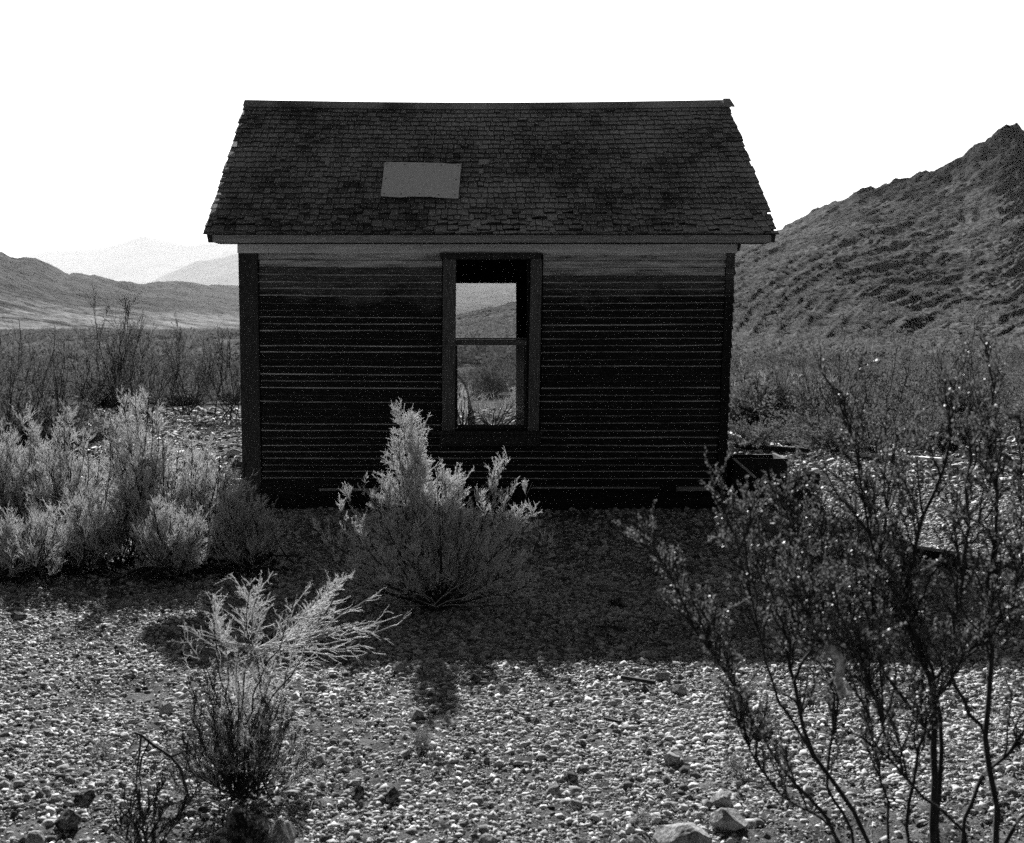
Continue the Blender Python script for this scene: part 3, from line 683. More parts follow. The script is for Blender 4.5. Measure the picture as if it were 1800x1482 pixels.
def feathery(name, base, targets, rng, label, cat='shrub', group=None, n2=14, l2=.28, n3=30, l3=.12, n4=90, l4=.035, rad=(.009, .003), needle='needle', stem='stem', t2=.3, up2=.5, ang2=.5, rn=.0016, bow=-.1, fill=0, ang4=.7, scat=.03):
    base = np.array(base, float); o = empty(name, base, label, cat, group)
    if fill:
        T0 = np.asarray(targets); i, j = rng.integers(0, len(T0), (2, fill)); t = rng.uniform(0, 1, (fill, 1)); Tn = T0[i] * t + T0[j] * (1 - t)
        Tn = base + (Tn - base) * np.array([.98, 1.0, 1]) ; Tn[:, 2] = (Tn[:, 2] - base[2]) * rng.uniform(.22, .95, fill) + base[2]; Tn[:, 1] += rng.normal(0, .12, fill); targets = np.concatenate([T0, Tn])
    S = bez(base, targets, 12, rng, bow=bow, scat=scat)
    A = cut(spawn(S, rng, n2, l2, tmin=t2, ang=ang2, up=up2, K=6, taper=.55, curl=.14))
    B = cut(spawn(A, rng, n3, l3, tmin=.1, ang=.6, up=.35, K=4, taper=.4, curl=.12))
    C = cut(spawn(np.concatenate([B]), rng, n4, l4, tmin=.05, ang=ang4, up=.2, K=2, taper=.3))
    C2 = cut(spawn(A, rng, n4 * .6, l4, tmin=.2, ang=ang4, up=.2, K=2, taper=.3))
    V, F = join([tubes(S, rad[0], rad[1], 5), tubes(A, .0032, .0015, 3)])
    np_mesh('branches', V, F, M[stem], o, smooth=True)
    V, F = join([tubes(B, .0017, .0011, 3), tubes(C, rn, rn * .45, 3), tubes(C2, rn, rn * .45, 3)])
    np_mesh('twigs', V, F, M[needle], o)
    return o

def tgt(lst, Y, rng, jit=.12, n=1):
    """pixel targets at depth Y (+- jit)"""
    out = []
    for px, py in lst:
        for _ in range(n): out.append(at(px + rng.normal(0, 4 * (n > 1)), py + abs(rng.normal(0, 5 * (n > 1))), Y + rng.uniform(-jit, jit)))
    return np.array(out)

# the pale shrub standing in front of the shack
r = np.random.default_rng(100); Yc = 7.55
b = at(765, 1075, Yc); b[2] = 0
T1 = tgt([(704, 728), (722, 742), (735, 760), (700, 770), (690, 800), (728, 800), (715, 830)], Yc, r, .06)
T2 = tgt([(778, 826), (800, 838), (770, 850), (815, 860), (790, 880), (684, 850), (680, 885), (846, 950), (830, 960), (820, 975)], Yc, r, .12)
T3 = tgt([(610, 870), (640, 850), (600, 900), (660, 880), (870, 828), (885, 815), (855, 850), (900, 870), (935, 850), (945, 900), (560, 940), (620, 940), (960, 960), (900, 950), (930, 985), (590, 990), (670, 980), (750, 960), (870, 1000), (640, 1030), (900, 1030)], Yc, r, .35)
o = feathery('shrub', b, np.concatenate([T1, T2, T3]), r, 'pale twiggy shrub with a tall bright plume, in front of the shack wall', n2=15, l2=.15, n3=38, l3=.075, n4=95, l4=.028, t2=.3, up2=.35, ang2=.65, rn=.0022, fill=44, rad=(.005, .0018), bow=.18, scat=.06)
# denser bristles round the tall plume and its bright neighbours
S = bez(b + [0, 0, .4], T1, 10, r, 0, .02); A = spawn(S, r, 75, .105, tmin=.35, ang=.95, up=.25, K=3, taper=.1, lsd=.4); C = spawn(A, r, 75, .036, tmin=.1, ang=.75, up=.1, K=2)
S2 = bez(b + [0, 0, .35], T2, 10, r, 0, .02); A2 = spawn(S2, r, 45, .085, tmin=.45, ang=.7, up=.3, K=3, taper=.15); C2 = spawn(A2, r, 80, .034, tmin=.1, ang=.75, up=.1, K=2)
V, F = join([tubes(A, .0026, .0018), tubes(C, .0020, .0011), tubes(A2, .0026, .0018), tubes(C2, .0020, .0011)]); np_mesh('plume', V, F, M['needle'], o)
b0 = b.copy()
# bare dead twigs low in front of it
S = bez(b0 + [0, -.1, .02], tgt([(690, 1010), (720, 1030), (835, 1015), (660, 1060), (900, 1060), (560, 1000), (970, 1010)], Yc - .25, r, .1), 8, r, -.1, .04); A = cut(spawn(S, r, 22, .14, tmin=.3, ang=.5, K=4)); V, F = join([tubes(S, .004, .0015, 4), tubes(A, .0016, .0009)])
np_mesh('dead_twigs', V, F, M['palestick'], o)

# nearest shrub at the left: dark tangled base, pale half dead upper branches
r = np.random.default_rng(200); Yn = 4.45
b = at(425, 1440, Yn); b[2] = 0; nb = b.copy()
o = empty('shrub', b, 'half dead shrub nearest the camera at the left, bare pale sticks sprawling right', 'shrub')
T = tgt([(372, 1062), (385, 1110), (345, 1150), (440, 1030), (455, 1040), (430, 1080), (520, 1050), (570, 1040), (595, 1022), (400, 1180), (470, 1150), (330, 1190), (500, 1120)], Yn, r, .15)
S = bez(b, T, 14, r, -.15, .05); A = cut(spawn(S, r, 17, .13, tmin=.3, ang=.7, up=.15, K=6, taper=.4, curl=.22)); B = cut(spawn(A, r, 34, .05, tmin=.1, ang=.8, up=.1, K=4, taper=.2, curl=.25)); C = cut(spawn(B, r, 80, .012, ang=.8, K=2))
V, F = join([tubes(S, .0050, .0020, 5)]); np_mesh('branches', V, F, M['stem'], o, smooth=True)
V, F = join([tubes(A, .0016, .0009), tubes(B, .0010, .0006), tubes(C, .0011, .0006)]); np_mesh('twigs', V, F, M['needle'], o)
# tufts of bright bristles at the branch ends
S = bez(b + [0, 0, .3], tgt([(378, 1075), (455, 1030), (440, 1060), (460, 1075), (585, 1030), (560, 1050), (605, 1018), (395, 1120)], Yn, r, .08), 8, r, 0, .02)
A = spawn(S, r, 60, .05, tmin=.72, ang=.8, up=.15, K=4, taper=.2, curl=.25); C = spawn(A, r, 150, .010, ang=.8, K=2); V, F = join([tubes(A, .0014, .0009), tubes(C, .0012, .0006)]); np_mesh('bristles', V, F, M['needle'], o)
# sticks sprawling to the right
J = at(470, 1140, Yn); T = tgt([(670, 1092), (650, 1050), (690, 1100), (640, 1120), (610, 1160), (655, 1140), (600, 1075), (560, 1110), (575, 1180), (520, 1085), (640, 1095), (500, 1200), (350, 1115), (395, 1165), (312, 1100)], Yn, r, .3)
S = bez(J, T, 9, r, .05, .05); S = np.concatenate([S, bez(b + [0, 0, .1], [J, J + [.03, .05, -.03], J + [-.05, .02, .04]], 9, r, -.2, .04)])
A = spawn(S[:15], r, 26, .11, tmin=.15, ang=.35, up=.0, K=5, taper=.4, curl=.18); B = spawn(A, r, 18, .05, tmin=.2, ang=.6, up=0, K=4, curl=.3)
V, F = join([tubes(S, .0030, .0013, 4), tubes(A, .0016, .0008), tubes(B, .0009, .0006)]); np_mesh('dead_sticks', V, F, M['palestick'], o)
# dark fine tangle of the base
T = tgt([(340, 1230), (365, 1190), (380, 1230), (410, 1240), (440, 1250), (470, 1230), (500, 1240), (520, 1290), (320, 1290), (350, 1300), (430, 1290), (480, 1300), (300, 1330), (540, 1330), (520, 1370), (310, 1390), (400, 1270), (460, 1200)], Yn, r, .22)
S = bez(b, np.concatenate([T, T + [.02, -.05, -.05]]), 8, r, .35, .05, scat=.05); A = cut(spawn(S, r, 62, .085, tmin=.08, ang=.6, up=.5, K=4, taper=.2, curl=.2)); B = cut(spawn(A, r, 80, .03, tmin=.1, ang=.7, up=.3, K=3)); Ag = cut(spawn(S, r, 45, .08, tmin=.3, ang=.8, up=.3, K=5, curl=.3)); Bg = cut(spawn(Ag, r, 70, .03, ang=.8, K=3, curl=.3)); Vg, Fg = join([tubes(Ag, .0012, .0008), tubes(Bg, .0009, .0005)]); np_mesh('grey_twigs', Vg, Fg, M['palestick'], o)

V, F = join([tubes(S, .004, .0015, 4), tubes(A, .0015, .0009), tubes(B, .0010, .0006)]); np_mesh('dark_twigs', V, F, M['darktwig'], o)
# hooked dead limb left of it, and the low dark shrub below
o = empty('dead_branch', tuple(on_ground(255, 1460)), 'hooked dark dead branch left of the nearest shrub, arching over the gravel', 'dead branch')
pts = np.array([at(x, y, 4.5) for x, y in [(330, 1400), (318, 1352), (300, 1330), (270, 1310), (248, 1292), (236, 1288)]])
S = np.array([pts]); S2 = np.array([[at(x, y, 4.5) for x, y in l] for l in ([(248, 1292), (246, 1320), (242, 1345), (240, 1370), (238, 1390), (236, 1400)], [(262, 1305), (250, 1330), (246, 1350), (244, 1365), (248, 1380), (250, 1395)], [(300, 1330), (312, 1326), (322, 1322), (333, 1318), (344, 1312), (352, 1312)], [(330, 1400), (332, 1430), (334, 1450), (335, 1465), (336, 1478), (337, 1490)])])
A = spawn(np.concatenate([S, S2]), r, 40, .10, tmin=.1, ang=.8, up=-.5, K=5, taper=.3, curl=.2); A = cut(A); B = cut(spawn(A, r, 30, .03, ang=.7, up=-.1, K=3))
V, F = join([tubes(S, .007, .005, 5), tubes(S2, .0045, .002, 5), tubes(A, .0018, .0009), tubes(B, .001, .0006)]); np_mesh('limb', V, F, M['darktwig'], o)
bb = on_ground(262, 1500)
feathery('shrub', bb, tgt([(215, 1400), (240, 1380), (270, 1400), (300, 1410), (320, 1430), (200, 1440), (340, 1400), (190, 1460), (290, 1370)], float(bb[1]), r, .15), r, 'low dark shrub in the bottom left corner beside the dark mottled rock', n2=40, l2=.07, n3=60, l3=.035, n4=60, l4=.01, needle='darktwig', stem='darktwig', t2=.15, rad=(.004, .0015), rn=.0009)

# creosote bushes at the right, closest to the camera
def creosote(name, stems, Y, base, rng, label, extra, lsz=(.0085, .0062), dens=400, al=.17, ad=19):
    o = empty(name, base, label, 'shrub', 'creosote bushes close to the camera at the right')
    L_ = []
    for pts, w0, yo, yt in stems:
        P = np.array([at(px, py, Y + yo + (yt - yo) * i / max(1, len(pts) - 1)) for i, (px, py) in enumerate(pts)])
        if pts[0][1] > 1470: P = np.concatenate([[np.array(base) + [rng.uniform(-.05, .05), rng.uniform(-.05, .05), -.02]], P])
        t = np.linspace(0, len(P) - 1, 22); i = np.minimum(t.astype(int), len(P) - 2); f = (t - i)[:, None]
        Pm = np.concatenate([[2 * P[0] - P[1]], P, [2 * P[-1] - P[-2]]]); a, b_, c, d = Pm[i], Pm[i + 1], Pm[i + 2], Pm[i + 3]
        Q = .5 * (2 * b_ + (c - a) * f + (2 * a - 5 * b_ + 4 * c - d) * f ** 2 + (3 * b_ - a - 3 * c + d) * f ** 3)
        Q = Q + rng.normal(0, .0035, Q.shape); L_.append((Q, w0))
    S = np.array([q for q, _ in L_]); W = np.array([w_ for _, w_ in L_])
    A = cut(spawn(S, rng, ad, al, tmin=.34, ang=.6, up=.35, K=7, taper=.45, curl=.22)); B = spawn(A, rng, 34, .07, tmin=.25, ang=.8, up=.25, K=4, taper=.3, curl=.2)
    V, F = join([tubes(S, W * .9, W * .26, 6), tubes(A, .0032, .0016, 4), tubes(B, .0016, .0010, 3)])
    np_mesh('stems', V, F, M['stem'], o, smooth=True)
    V, F = join([leaves(B, rng, dens, lsz[0], lsz[1], tmin=.15), leaves(A, rng, dens * .25, lsz[0], lsz[1], tmin=.5)])
    np_mesh('leaves', V, F, M['leaf'], o)
    return o
r = np.random.default_rng(300)
bl = at(1500, 1832, 3.1); bl[2] = 0
creosote('creosote_bush', [
    ([(1475, 1482), (1400, 1380), (1330, 1285), (1290, 1200), (1240, 1130), (1185, 1030), (1150, 965)], .0075, 0, -.1),
    ([(1530, 1490), (1432, 1330), (1395, 1200), (1385, 1130), (1395, 1060), (1402, 960), (1385, 880)], .0085, 0, .15),
    ([(1500, 1482), (1455, 1380), (1470, 1250), (1490, 1130), (1500, 1020), (1480, 930)], .006, .1, .3),
    ([(1432, 1330), (1370, 1230), (1340, 1130), (1310, 1020), (1290, 940), (1265, 870)], .005, 0, -.05),
    ([(1385, 1130), (1360, 1050), (1330, 960), (1330, 900)], .004, 0, .1),
    ([(1395, 1200), (1440, 1100), (1450, 1000), (1440, 920)], .005, 0, .2),
    ([(1560, 1482), (1540, 1330), (1500, 1200), (1440, 1120), (1400, 1050)], .005, 0, -.15),
    ([(1475, 1482), (1380, 1400), (1320, 1330), (1290, 1250)], .005, -.1, -.2)], 3.1, bl, r,
    'leaning creosote bush with small dark leaves, left one of the two close to the camera', None, al=.16, ad=21)
br = at(1670, 1850, 3.0); br[2] = 0
CREO_R = creosote('creosote_bush', [
    ([(1638, 1482), (1642, 1300), (1635, 1200), (1600, 1100), (1592, 1030), (1622, 920), (1668, 800), (1662, 690)], .012, 0, .1),
    ([(1650, 1490), (1655, 1300), (1640, 1180), (1600, 1100), (1545, 1030), (1520, 900), (1500, 770), (1475, 690)], .008, 0, .25),
    ([(1752, 1490), (1735, 1300), (1742, 1150), (1735, 1050), (1750, 900), (1735, 790), (1748, 665)], .010, -.05, 0),
    ([(1690, 1490), (1720, 1380), (1790, 1300), (1840, 1200), (1810, 1050), (1790, 900), (1800, 740)], .007, .1, .1),
    ([(1642, 1300), (1560, 1190), (1535, 1110), (1540, 1000), (1560, 900), (1575, 800), (1570, 720)], .006, 0, .3),
    ([(1735, 1300), (1680, 1200), (1680, 1080), (1700, 960), (1700, 860), (1705, 700)], .006, 0, -.2),
    ([(1600, 1100), (1640, 1010), (1690, 950), (1740, 900)], .0055, .05, -.1),
    ([(1700, 1490), (1600, 1380), (1560, 1300), (1530, 1200), (1490, 1120), (1470, 1060)], .006, -.1, -.2),
    ([(1760, 1490), (1830, 1400), (1880, 1250), (1900, 1050), (1880, 850)], .007, 0, 0),
    ([(1600, 1482), (1610, 1350), (1640, 1250), (1700, 1150), (1760, 1080), (1800, 1000)], .006, -.1, -.1)], 3.0, br, r,
    'tall dark stemmed creosote bush at the right edge, nearest the camera', None)

# left mass of pale feathery shrubs
r = np.random.default_rng(400)
specs = [
    (265, 985, [(238, 690), (215, 705), (262, 712), (280, 750), (195, 740), (225, 770), (290, 790), (250, 800)], 'tall feathery pale shrub with a single high plume, in the middle of the left clump'),
    (112, 975, [(130, 738), (110, 745), (95, 790), (150, 775), (70, 830), (170, 800)], 'pale shrub with a pointed plume left of the tallest plume'),
    (40, 970, [(45, 735), (20, 760), (62, 752), (0, 800), (80, 800), (-20, 790)], 'pale rounded shrub at the left edge of the photo'),
    (350, 985, [(330, 775), (360, 790), (385, 800), (310, 800), (400, 830), (290, 830), (350, 820), (420, 860), (375, 850)], 'broad pale shrub right of the tallest plume, near the house corner'),
    (155, 1000, [(150, 875), (175, 880), (130, 885), (200, 890), (120, 930), (210, 930)], 'small pale shrub in front of the left clump'),
    (300, 1010, [(270, 900), (300, 890), (330, 910), (250, 930), (350, 930), (310, 920)], 'low pale shrub in front of the broad pale shrub'),
    (50, 1015, [(20, 910), (50, 900), (80, 915), (0, 940), (100, 940)], 'low pale shrub in the front row near the left edge'),
    (440, 990, [(400, 870), (430, 880), (455, 890), (470, 920), (380, 920), (465, 960), (410, 940)], 'low greyish shrub at the right end of the left clump, near the house corner'),
]
for i, (bx, by, tl, lab) in enumerate(specs):
    bp = on_ground(bx, by); Y = float(bp[1])
    Yt = Y + (.25 if by < 990 else 0)
    feathery('shrub', bp, tgt(tl, Yt, r, .35, n=2), r, lab, group='pale shrubs clumped left of the shack', n2=15, l2=.20, n3=30, l3=.095, n4=60, l4=.034, t2=.15, ang2=.8, up2=.32, rn=.0021, rad=(.008, .0025), ang4=.5, fill=46, bow=.4, scat=.16, needle='needlegrey')
# small dark shrub against the house corner
bp = on_ground(432, 905)
feathery('shrub', bp, tgt([(410, 818), (430, 810), (450, 822), (420, 835), (462, 850), (400, 850)], float(bp[1]), r, .15), r, 'small round dark shrub touching the left corner of the shack', n2=26, l2=.13, n3=40, l3=.06, n4=40, l4=.02, needle='darktwig', stem='darktwig', t2=.15, rad=(.006, .002))
bp = on_ground(30, 1000)
feathery('shrub', bp, tgt([(0, 860), (30, 880), (60, 890), (80, 930), (-30, 850), (10, 920)], float(bp[1]), r, .2), r, 'dark tangled shrub low at the left edge under the pale shrubs', n2=26, l2=.15, n3=36, l3=.06, n4=30, l4=.02, needle='darktwig', stem='darktwig', t2=.15, rad=(.006, .002))

# open dark shrubs behind
def airy(bx, by, tl, lab, seed, leafd=55, grp='dark open shrubs beyond the shack', jy=.5, n=1, l2=.45, r3=.16, d2=5, d3=14, rr=.0075):
    r = np.random.default_rng(seed); bp = on_ground(bx, by); Y = float(bp[1]); k = Y / 15
    o = empty('desert_shrub', bp, lab, 'shrub', grp)
    T_ = tgt(tl, Y, r, jy, n=n); T2_ = np.concatenate([T_, bp + (T_ - bp) * [1.25, 1.25, .6]]); T2_[:, :2] += r.normal(0, .12 * k, (len(T2_), 2)); S = bez(bp, T2_, 10, r, .25, .06, scat=.08 * k); A = cut(spawn(S, r, d2, l2 * k, tmin=.2, ang=.5, up=.35, K=6, taper=.5, curl=.15)); B = cut(spawn(A, r, d3, r3 * k, tmin=.2, ang=.6, up=.3, K=4))
    V, F = join([tubes(S, rr * k, .004 * k, 4), tubes(A, .003 * k, .0016 * k), tubes(B, .0018 * k, .0011 * k)]); np_mesh('branches', V, F, M['darktwig'], o)
    V, F = leaves(B, r, leafd * .7, .020 * k, .009 * k); np_mesh('leaves', V, F, M['scrub'], o)
    return o
airy(20, 800, [(0, 540), (25, 560), (45, 580), (-20, 560), (60, 620), (70, 600), (-10, 620)], 'large dark shrub at the left edge behind the pale clump', 501)
airy(95, 790, [(80, 620), (110, 640), (60, 660), (130, 660), (100, 600), (140, 640)], 'dark shrub behind the pointed pale plume', 502)
airy(195, 735, [(222, 535), (205, 545), (238, 540), (212, 580), (240, 600), (190, 600)], 'tall thin shrub with a wispy top rising above the plain', 503, leafd=35, n=1, d2=6)
airy(320, 730, [(290, 610), (320, 600), (350, 620), (270, 640), (370, 650), (310, 640), (340, 640)], 'dense dark shrub between the tall plume and the shack', 504, leafd=80)
airy(402, 735, [(380, 600), (410, 590), (435, 600), (395, 640), (425, 640), (365, 620)], 'open shrub partly hidden by the left corner of the shack', 505, leafd=30)
airy(150, 760, [(150, 600), (165, 620), (180, 640), (130, 620)], 'thin dark shrub beside the wispy tall one', 506, leafd=45)
airy(255, 745, [(250, 640), (265, 650), (240, 650), (280, 660)], 'low dark shrub directly behind the tallest pale plume', 507, leafd=80)
# right side
airy(1375, 752, [(1340, 700), (1360, 690), (1390, 685), (1410, 695), (1380, 705), (1425, 705), (1350, 715)], 'small dark shrub on the open ground right of the shack', 511, leafd=55, d3=18)
airy(1540, 800, [(1480, 640), (1510, 620), (1560, 610), (1600, 640), (1450, 680), (1620, 690), (1540, 650), (1500, 690)], 'dark shrub seen through the tall creosote bush', 512, leafd=45)
airy(1700, 780, [(1660, 620), (1700, 600), (1740, 630), (1640, 680), (1760, 680), (1690, 560)], 'dark shrub behind the right edge creosote bush', 513, leafd=45)
airy(1455, 760, [(1440, 680), (1460, 670), (1480, 690), (1425, 700)], 'low dark shrub left of the one seen through the creosote', 514, leafd=80)
airy(1475, 985, [(1420, 900), (1450, 870), (1480, 860), (1520, 880), (1560, 920), (1400, 950), (1490, 920), (1550, 870)], 'dark round shrub in the shade right of the shack front', 515, leafd=160, l2=.3, rr=.006, d2=12, d3=26)
airy(1385, 985, [(1350, 905), (1375, 890), (1400, 895), (1330, 940)], 'small dark shrub in the shade by the shack corner', 516, leafd=140, l2=.3, rr=.006, d2=12, d3=26)
# pale brush near in the window view and at the right
rr_ = np.random.default_rng(450)
for bx, by, tl, lab in [(870, 762, [(850, 722), (870, 715), (890, 705), (905, 700), (840, 735), (925, 715)], 'pale brush seen through the lower window pane'), (815, 770, [(800, 705), (815, 700), (825, 715), (790, 715)], 'pale brush seen through the hole in the broken pane'),
                        (1420, 745, [(1400, 690), (1430, 680), (1450, 690), (1415, 700)], 'pale brush on the open ground beyond the small dark shrub'), (1320, 720, [(1300, 685), (1325, 690), (1345, 692), (1290, 690)], 'pale low brush just right of the shack wall')]:
    bp = on_ground(bx, by); k = float(bp[1]) / 9
    feathery('shrub', bp, tgt(tl, float(bp[1]), rr_, .5, n=2), rr_, lab, group='pale brush beyond the shack', n2=9 / k, l2=.22 * k, n3=20 / k, l3=.10 * k, n4=34 / k, l4=.035 * k, rn=.0018 * k, rad=(.008 * k, .003 * k))

# scrub on the plain
def scrub_mesh(seed, sz=1.0, n=150):
    r = np.random.default_rng(seed); T = np.stack([r.normal(0, .55, n), r.normal(0, .55, n), r.uniform(.35, 1.0, n)], -1)
    T[:, 2] *= 1 - .35 * np.clip(np.hypot(T[:, 0], T[:, 1]), 0, 1); S = bez(np.zeros(3), T, 4, r, -.1, .08) * sz
    A = spawn(S, r, 12 / sz, .22 * sz, tmin=.3, ang=.6, up=.4, K=3)
    return join([tubes(S, .008 * sz, .004 * sz, 3), leaves(A, r, 24 / sz, .055 * sz, .030 * sz), leaves(S, r, 22 / sz, .06 * sz, .035 * sz, tmin=.4)])
protos = [scrub_mesh(600 + i, n=70) for i in range(5)]
meshes = []
rp_ = random.Random(9); cnt = 0
def covered(x, y):
    """hidden behind the shack"""
    p = CX + FPX * x / y
    return (435 < p < 780) or (915 < p < 1262)
for i in range(4000):
    y = 17 + 75 * rp_.random() ** 1.3; x = (rp_.random() - .5) * .95 * y
    if covered(x, y) or (x / y > .1 and y > 64) or (y < 24 and rp_.random() < .55): continue
    if float(vn(x * .12, y * .12, 88)) < .35: continue
    if cnt >= 230: break
    left = x / y < -.2; pxx = CX + FPX * x / y
    j = rp_.randrange(5)
    if j >= len(meshes) or cnt < 5:
        j = cnt; o = np_mesh('desert_scrub', protos[j][0], protos[j][1], M['scrub']); meshes.append(o.data); src = o
    else:
        o = src.copy(); o.data = meshes[j]; COL.objects.link(o)
    s = rp_.uniform(.55, 1.15); o.location = (x, y, float(gh(x, y)) - .03); o.rotation_euler = (0, 0, rp_.uniform(0, 6.28)); o.scale = (s * rp_.uniform(.9, 1.3), s, s * rp_.uniform(.7, 1.1))
    wh = 'left of the shack' if pxx < 430 else 'seen through the window' if pxx < 920 else 'right of the shack' if pxx < 1450 else 'behind the creosote'
    dp = 'nearest row on the' if y < 27 else 'middle of the' if y < 45 else 'far part of the'
    tag(o, ('broad' if s > .85 else 'small') + ' dark scrub bush, %s plain %s' % (dp, wh), 'bush', 'scrub bushes on the plain')
    cnt += 1
print('scrub', cnt)
# far scrub: one uncountable cover
r = np.random.default_rng(77)
def clump(seed, n=60):
    r_ = np.random.default_rng(seed); a = r_.uniform(0, 6.28, n); q_ = r_.uniform(.15, 1, n); h_ = r_.uniform(.3, 1, n)
    c = np.stack([np.cos(a) * q_ * .8, np.sin(a) * q_ * .8, h_ * .8], -1); d = r_.normal(0, .11, (n, 3, 3))
    V = (c[:, None] + d); V[..., 2] = np.maximum(V[..., 2], 0); return V.reshape(-1, 3)
cl = [clump(i) for i in range(12)]; NV = len(cl[0])
def cover(n, ymin, ymax, xfun, pw, zfun, smin, smax, thr):
    y = ymin + (ymax - ymin) * r.uniform(size=n) ** pw; x = xfun(y, n)
    k = vn(x * .03, y * .03, 91) + .25 * r.uniform(size=n) > thr; x, y = x[k], y[k]; s = r.uniform(smin, smax, len(x))
    base = np.stack([x, y, zfun(x, y)], -1); T = np.array(cl)[r.integers(0, 12, len(x))] * s[:, None, None]
    return (T + base[:, None]).reshape(-1, 3)
V = np.concatenate([cover(3600, 50, 140, lambda y, n: r.uniform(-.5, .5, n) * y, 1.0, gh, .45, 1.0, .45), cover(4200, 130, 270, lambda y, n: r.uniform(-.5, .5, n) * y, 1.3, gh, .6, 1.5, .45)])
hv, hT, hU = HV['dark rocky desert hill rising to a craggy peak at the right']
def on_hill(n, tmax, smin, smax, thr, rr):
    ii = rr.integers(0, hT.shape[0], n); jj = rr.integers(0, hT.shape[1], n); p = hv[ii, jj]; t_ = hT[ii, jj]
    k = (t_ < tmax) & (rr.uniform(size=n) < 1.15 - .75 * t_) & (vn(p[:, 0] / 7, p[:, 1] / 9, 95) + .3 * rr.uniform(size=n) > thr); p = p[k] - [0, 0, .15]; s_ = rr.uniform(smin, smax, len(p))
    return (np.array(cl)[rr.integers(0, 12, len(p))] * s_[:, None, None] + p[:, None]).reshape(-1, 3)
Vh = on_hill(17000, 1.0, .35, .85, .42, r)
tag(np_mesh('hill_scrub', Vh, np.arange(len(Vh)).reshape(-1, 3), M['scrub']), 'scrub dotted all over the dark hill at the right', 'scrub', kind='stuff')
tag(np_mesh('far_scrub', V, np.arange(len(V)).reshape(-1, 3), M['scrub']), 'mass of dark scrub covering the far plain', 'scrub', kind='stuff')

# ------------------------------------------------------------------ lumber and debris right of the shack
def plank(name, a, b, w_, h_, label, mat='lumber', za=None, zb=None, group='boards lying right of the shack', roll=0):
    A = on_ground(*a); B = on_ground(*b); A[2] = h_ / 2 if za is None else za; B[2] = h_ / 2 if zb is None else zb
    mb = MB(); mb.beam(V3(A), V3(B), w_, h_, roll); o = mb.build(name, M[mat], None, .003)
    return tag(o, label, 'plank', group)
A = at(1290, 808, 12.6); B = at(1328, 840, 12.1)
bx = empty('step_box', (float(on_ground(1335, 876)[0]), 12.35, 0), 'dark broken wooden step box against the right corner of the shack', 'box')
x0, x1 = float(at(1287, 850, 12.3)[0]), float(at(1384, 850, 12.3)[0]); zt = float(at(1300, 806, 12.3)[2])
mb = MB(); mb.box(x0, x1, 12.3, 12.34, -.03, zt); mb.build('front_board', M['darklumber'], bx, .004)
mb = MB(); mb.box(x1 - .035, x1, 12.341, 12.9, -.03, zt - .004); mb.build('side_board', M['darklumber'], bx, .004)
mb = MB(); mb.box(x0, x1 - .036, 12.86, 12.9, -.03, zt - .02); mb.build('back_board', M['darklumber'], bx, .004)
mb = MB(); mb.beam(V3(at(1292, 808, 12.25)), V3(at(1326, 838, 12.05)), .085, .022, .5); tag(mb.build('plank', M['lumber'], None, .002), 'pale split plank leaning on the dark step box by the shack corner', 'plank', 'boards lying right of the shack')
x0, x1 = float(at(1386, 850, 11.6)[0]), float(at(1442, 850, 11.6)[0]); zt = float(at(1400, 834, 11.6)[2])
mb = MB(); mb.box(x0, x1, 11.6, 11.9, -.03, zt); mb.box(x0 + .02, x1 - .15, 11.58, 11.6 - .003, .0, zt - .03); tag(mb.build('timber_block', M['darklumber'], None, .008), 'dark squared timber block right of the step box', 'block')
plank('plank', (1284, 762), (1312, 776), .10, .03, 'thin pale board nearest the shack wall on the sunlit ground')
plank('plank', (1354, 777), (1373, 792), .14, .03, 'short pale board with a bright end lying on the open ground')
plank('plank', (1284, 775), (1390, 783), .10, .06, 'long dark board lying level right of the shack', mat='darklumber')
plank('plank', (1290, 788), (1420, 796), .08, .07, 'long dark board in front of the level one', mat='darklumber')
plank('plank', (1400, 782), (1520, 786), .08, .06, 'dark board lying far right of the short pale board', mat='darklumber')
plank('plank', (1330, 770), (1375, 771), .10, .10, 'short dark board at the foot of the small dark shrub', mat='darklumber')
plank('plank', (1480, 800), (1660, 812), .10, .05, 'long pale edged board beneath the far creosote stems')
plank('beam', (1600, 982), (1780, 1012), .12, .10, 'long dark beam lying on the ground at the edge of the house shadow', mat='darklumber')
plank('plank', (1400, 1003), (1490, 990), .05, .02, 'thin dark lath in the shade under the creosote leaves', mat='darklumber')
plank('stick', (1092, 1193), (1152, 1203), .02, .018, 'short dark stick on the gravel just below the shadow edge', mat='darklumber', group='sticks on the gravel')
plank('stick', (1062, 1265), (1092, 1272), .014, .012, 'small dark stick in the open gravel', mat='darklumber', group='sticks on the gravel')
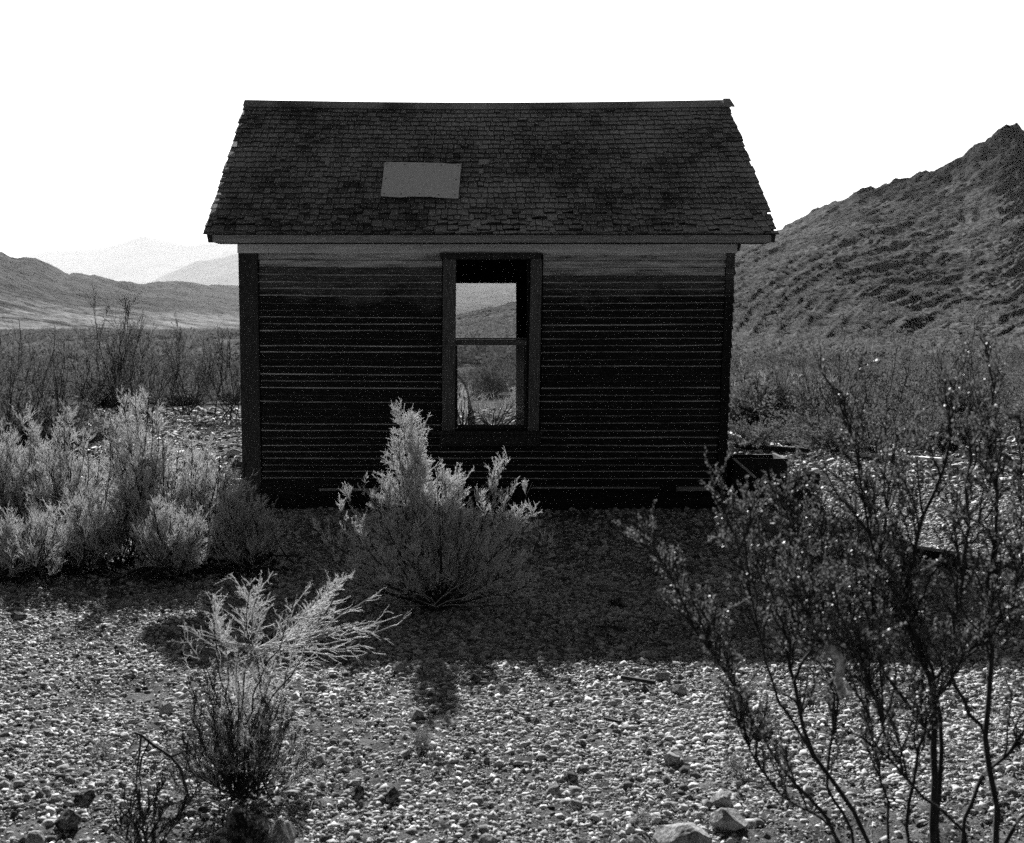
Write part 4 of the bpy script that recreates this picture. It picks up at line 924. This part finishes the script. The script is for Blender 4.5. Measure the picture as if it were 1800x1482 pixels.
P = np.array([[at(x, y, 2.78) for x, y in [(1450, 1141), (1461, 1143), (1472, 1151), (1479, 1163), (1477, 1177), (1474, 1196), (1482, 1225)]]])
V, F = tubes(P, .0125, .010, 9); V = V + np.random.default_rng(3).normal(0, .0012, V.shape)
np_mesh('broken_stub', V, [F], material('weathered_stub', .08, .75, 70, bump=.002, ramp=(.4, .6)), CREO_R, smooth=True)['label'] = 'pale broken stub of a dead limb'

# dry grass tufts and litter
def tuft(px, py, h_, n, label, seed):
    r = np.random.default_rng(seed); b = on_ground(px, py); d = np.stack([r.normal(0, .4, n), r.normal(0, .4, n), r.uniform(.5, 1, n)], -1) * h_
    S = bez(b, b + d, 5, r, .2, .05); V, F = tubes(S, .0013, .0005, 3); tag(np_mesh('grass_tuft', V, F, M['straw']), label, 'grass', 'dry grass tufts')
tuft(742, 1308, .09, 90, 'small dry grass tuft alone on the open gravel', 1); tuft(1130, 1445, .06, 60, 'wispy dry tuft beside the pale boulder', 2); tuft(1290, 1350, .07, 60, 'dry tuft at the foot of the leaning creosote', 3)
tuft(180, 1320, .06, 50, 'thin dry tuft left of the hooked dead branch', 4); tuft(1450, 850, .35, 120, 'pale grass tuft beside the dark timber block', 5); tuft(1310, 845, .22, 70, 'dry grass in front of the dark step box', 6)
r = np.random.default_rng(31); n = 3800
y = 3.6 + 6 * r.uniform(size=n) ** 1.6; x = r.uniform(-.46, .46, n) * y; wgt = vn(x * 1.3, y * 1.3, 19) + .35 * (x > .05 * y) * (y < 5.5)
k = wgt + .2 * r.uniform(size=n) > .72; x, y = x[k], y[k]; n = len(x); a = r.uniform(0, 6.28, n); l_ = r.uniform(.02, .09, n); z = gh(x, y) + r.uniform(.008, .02, n)
P0 = np.stack([x, y, z], -1); D = np.stack([np.cos(a), np.sin(a), r.normal(.05, .12, n)], -1) * l_[:, None]
S = np.stack([P0, P0 + D * .5 + r.normal(0, .004, (n, 3)), P0 + D], 1); V, F = tubes(S, .0011, .0007, 3)
tag(np_mesh('dry_litter', V, F, M['straw']), 'dry grass stems and twig litter over the gravel', 'litter', kind='stuff')
print('done')
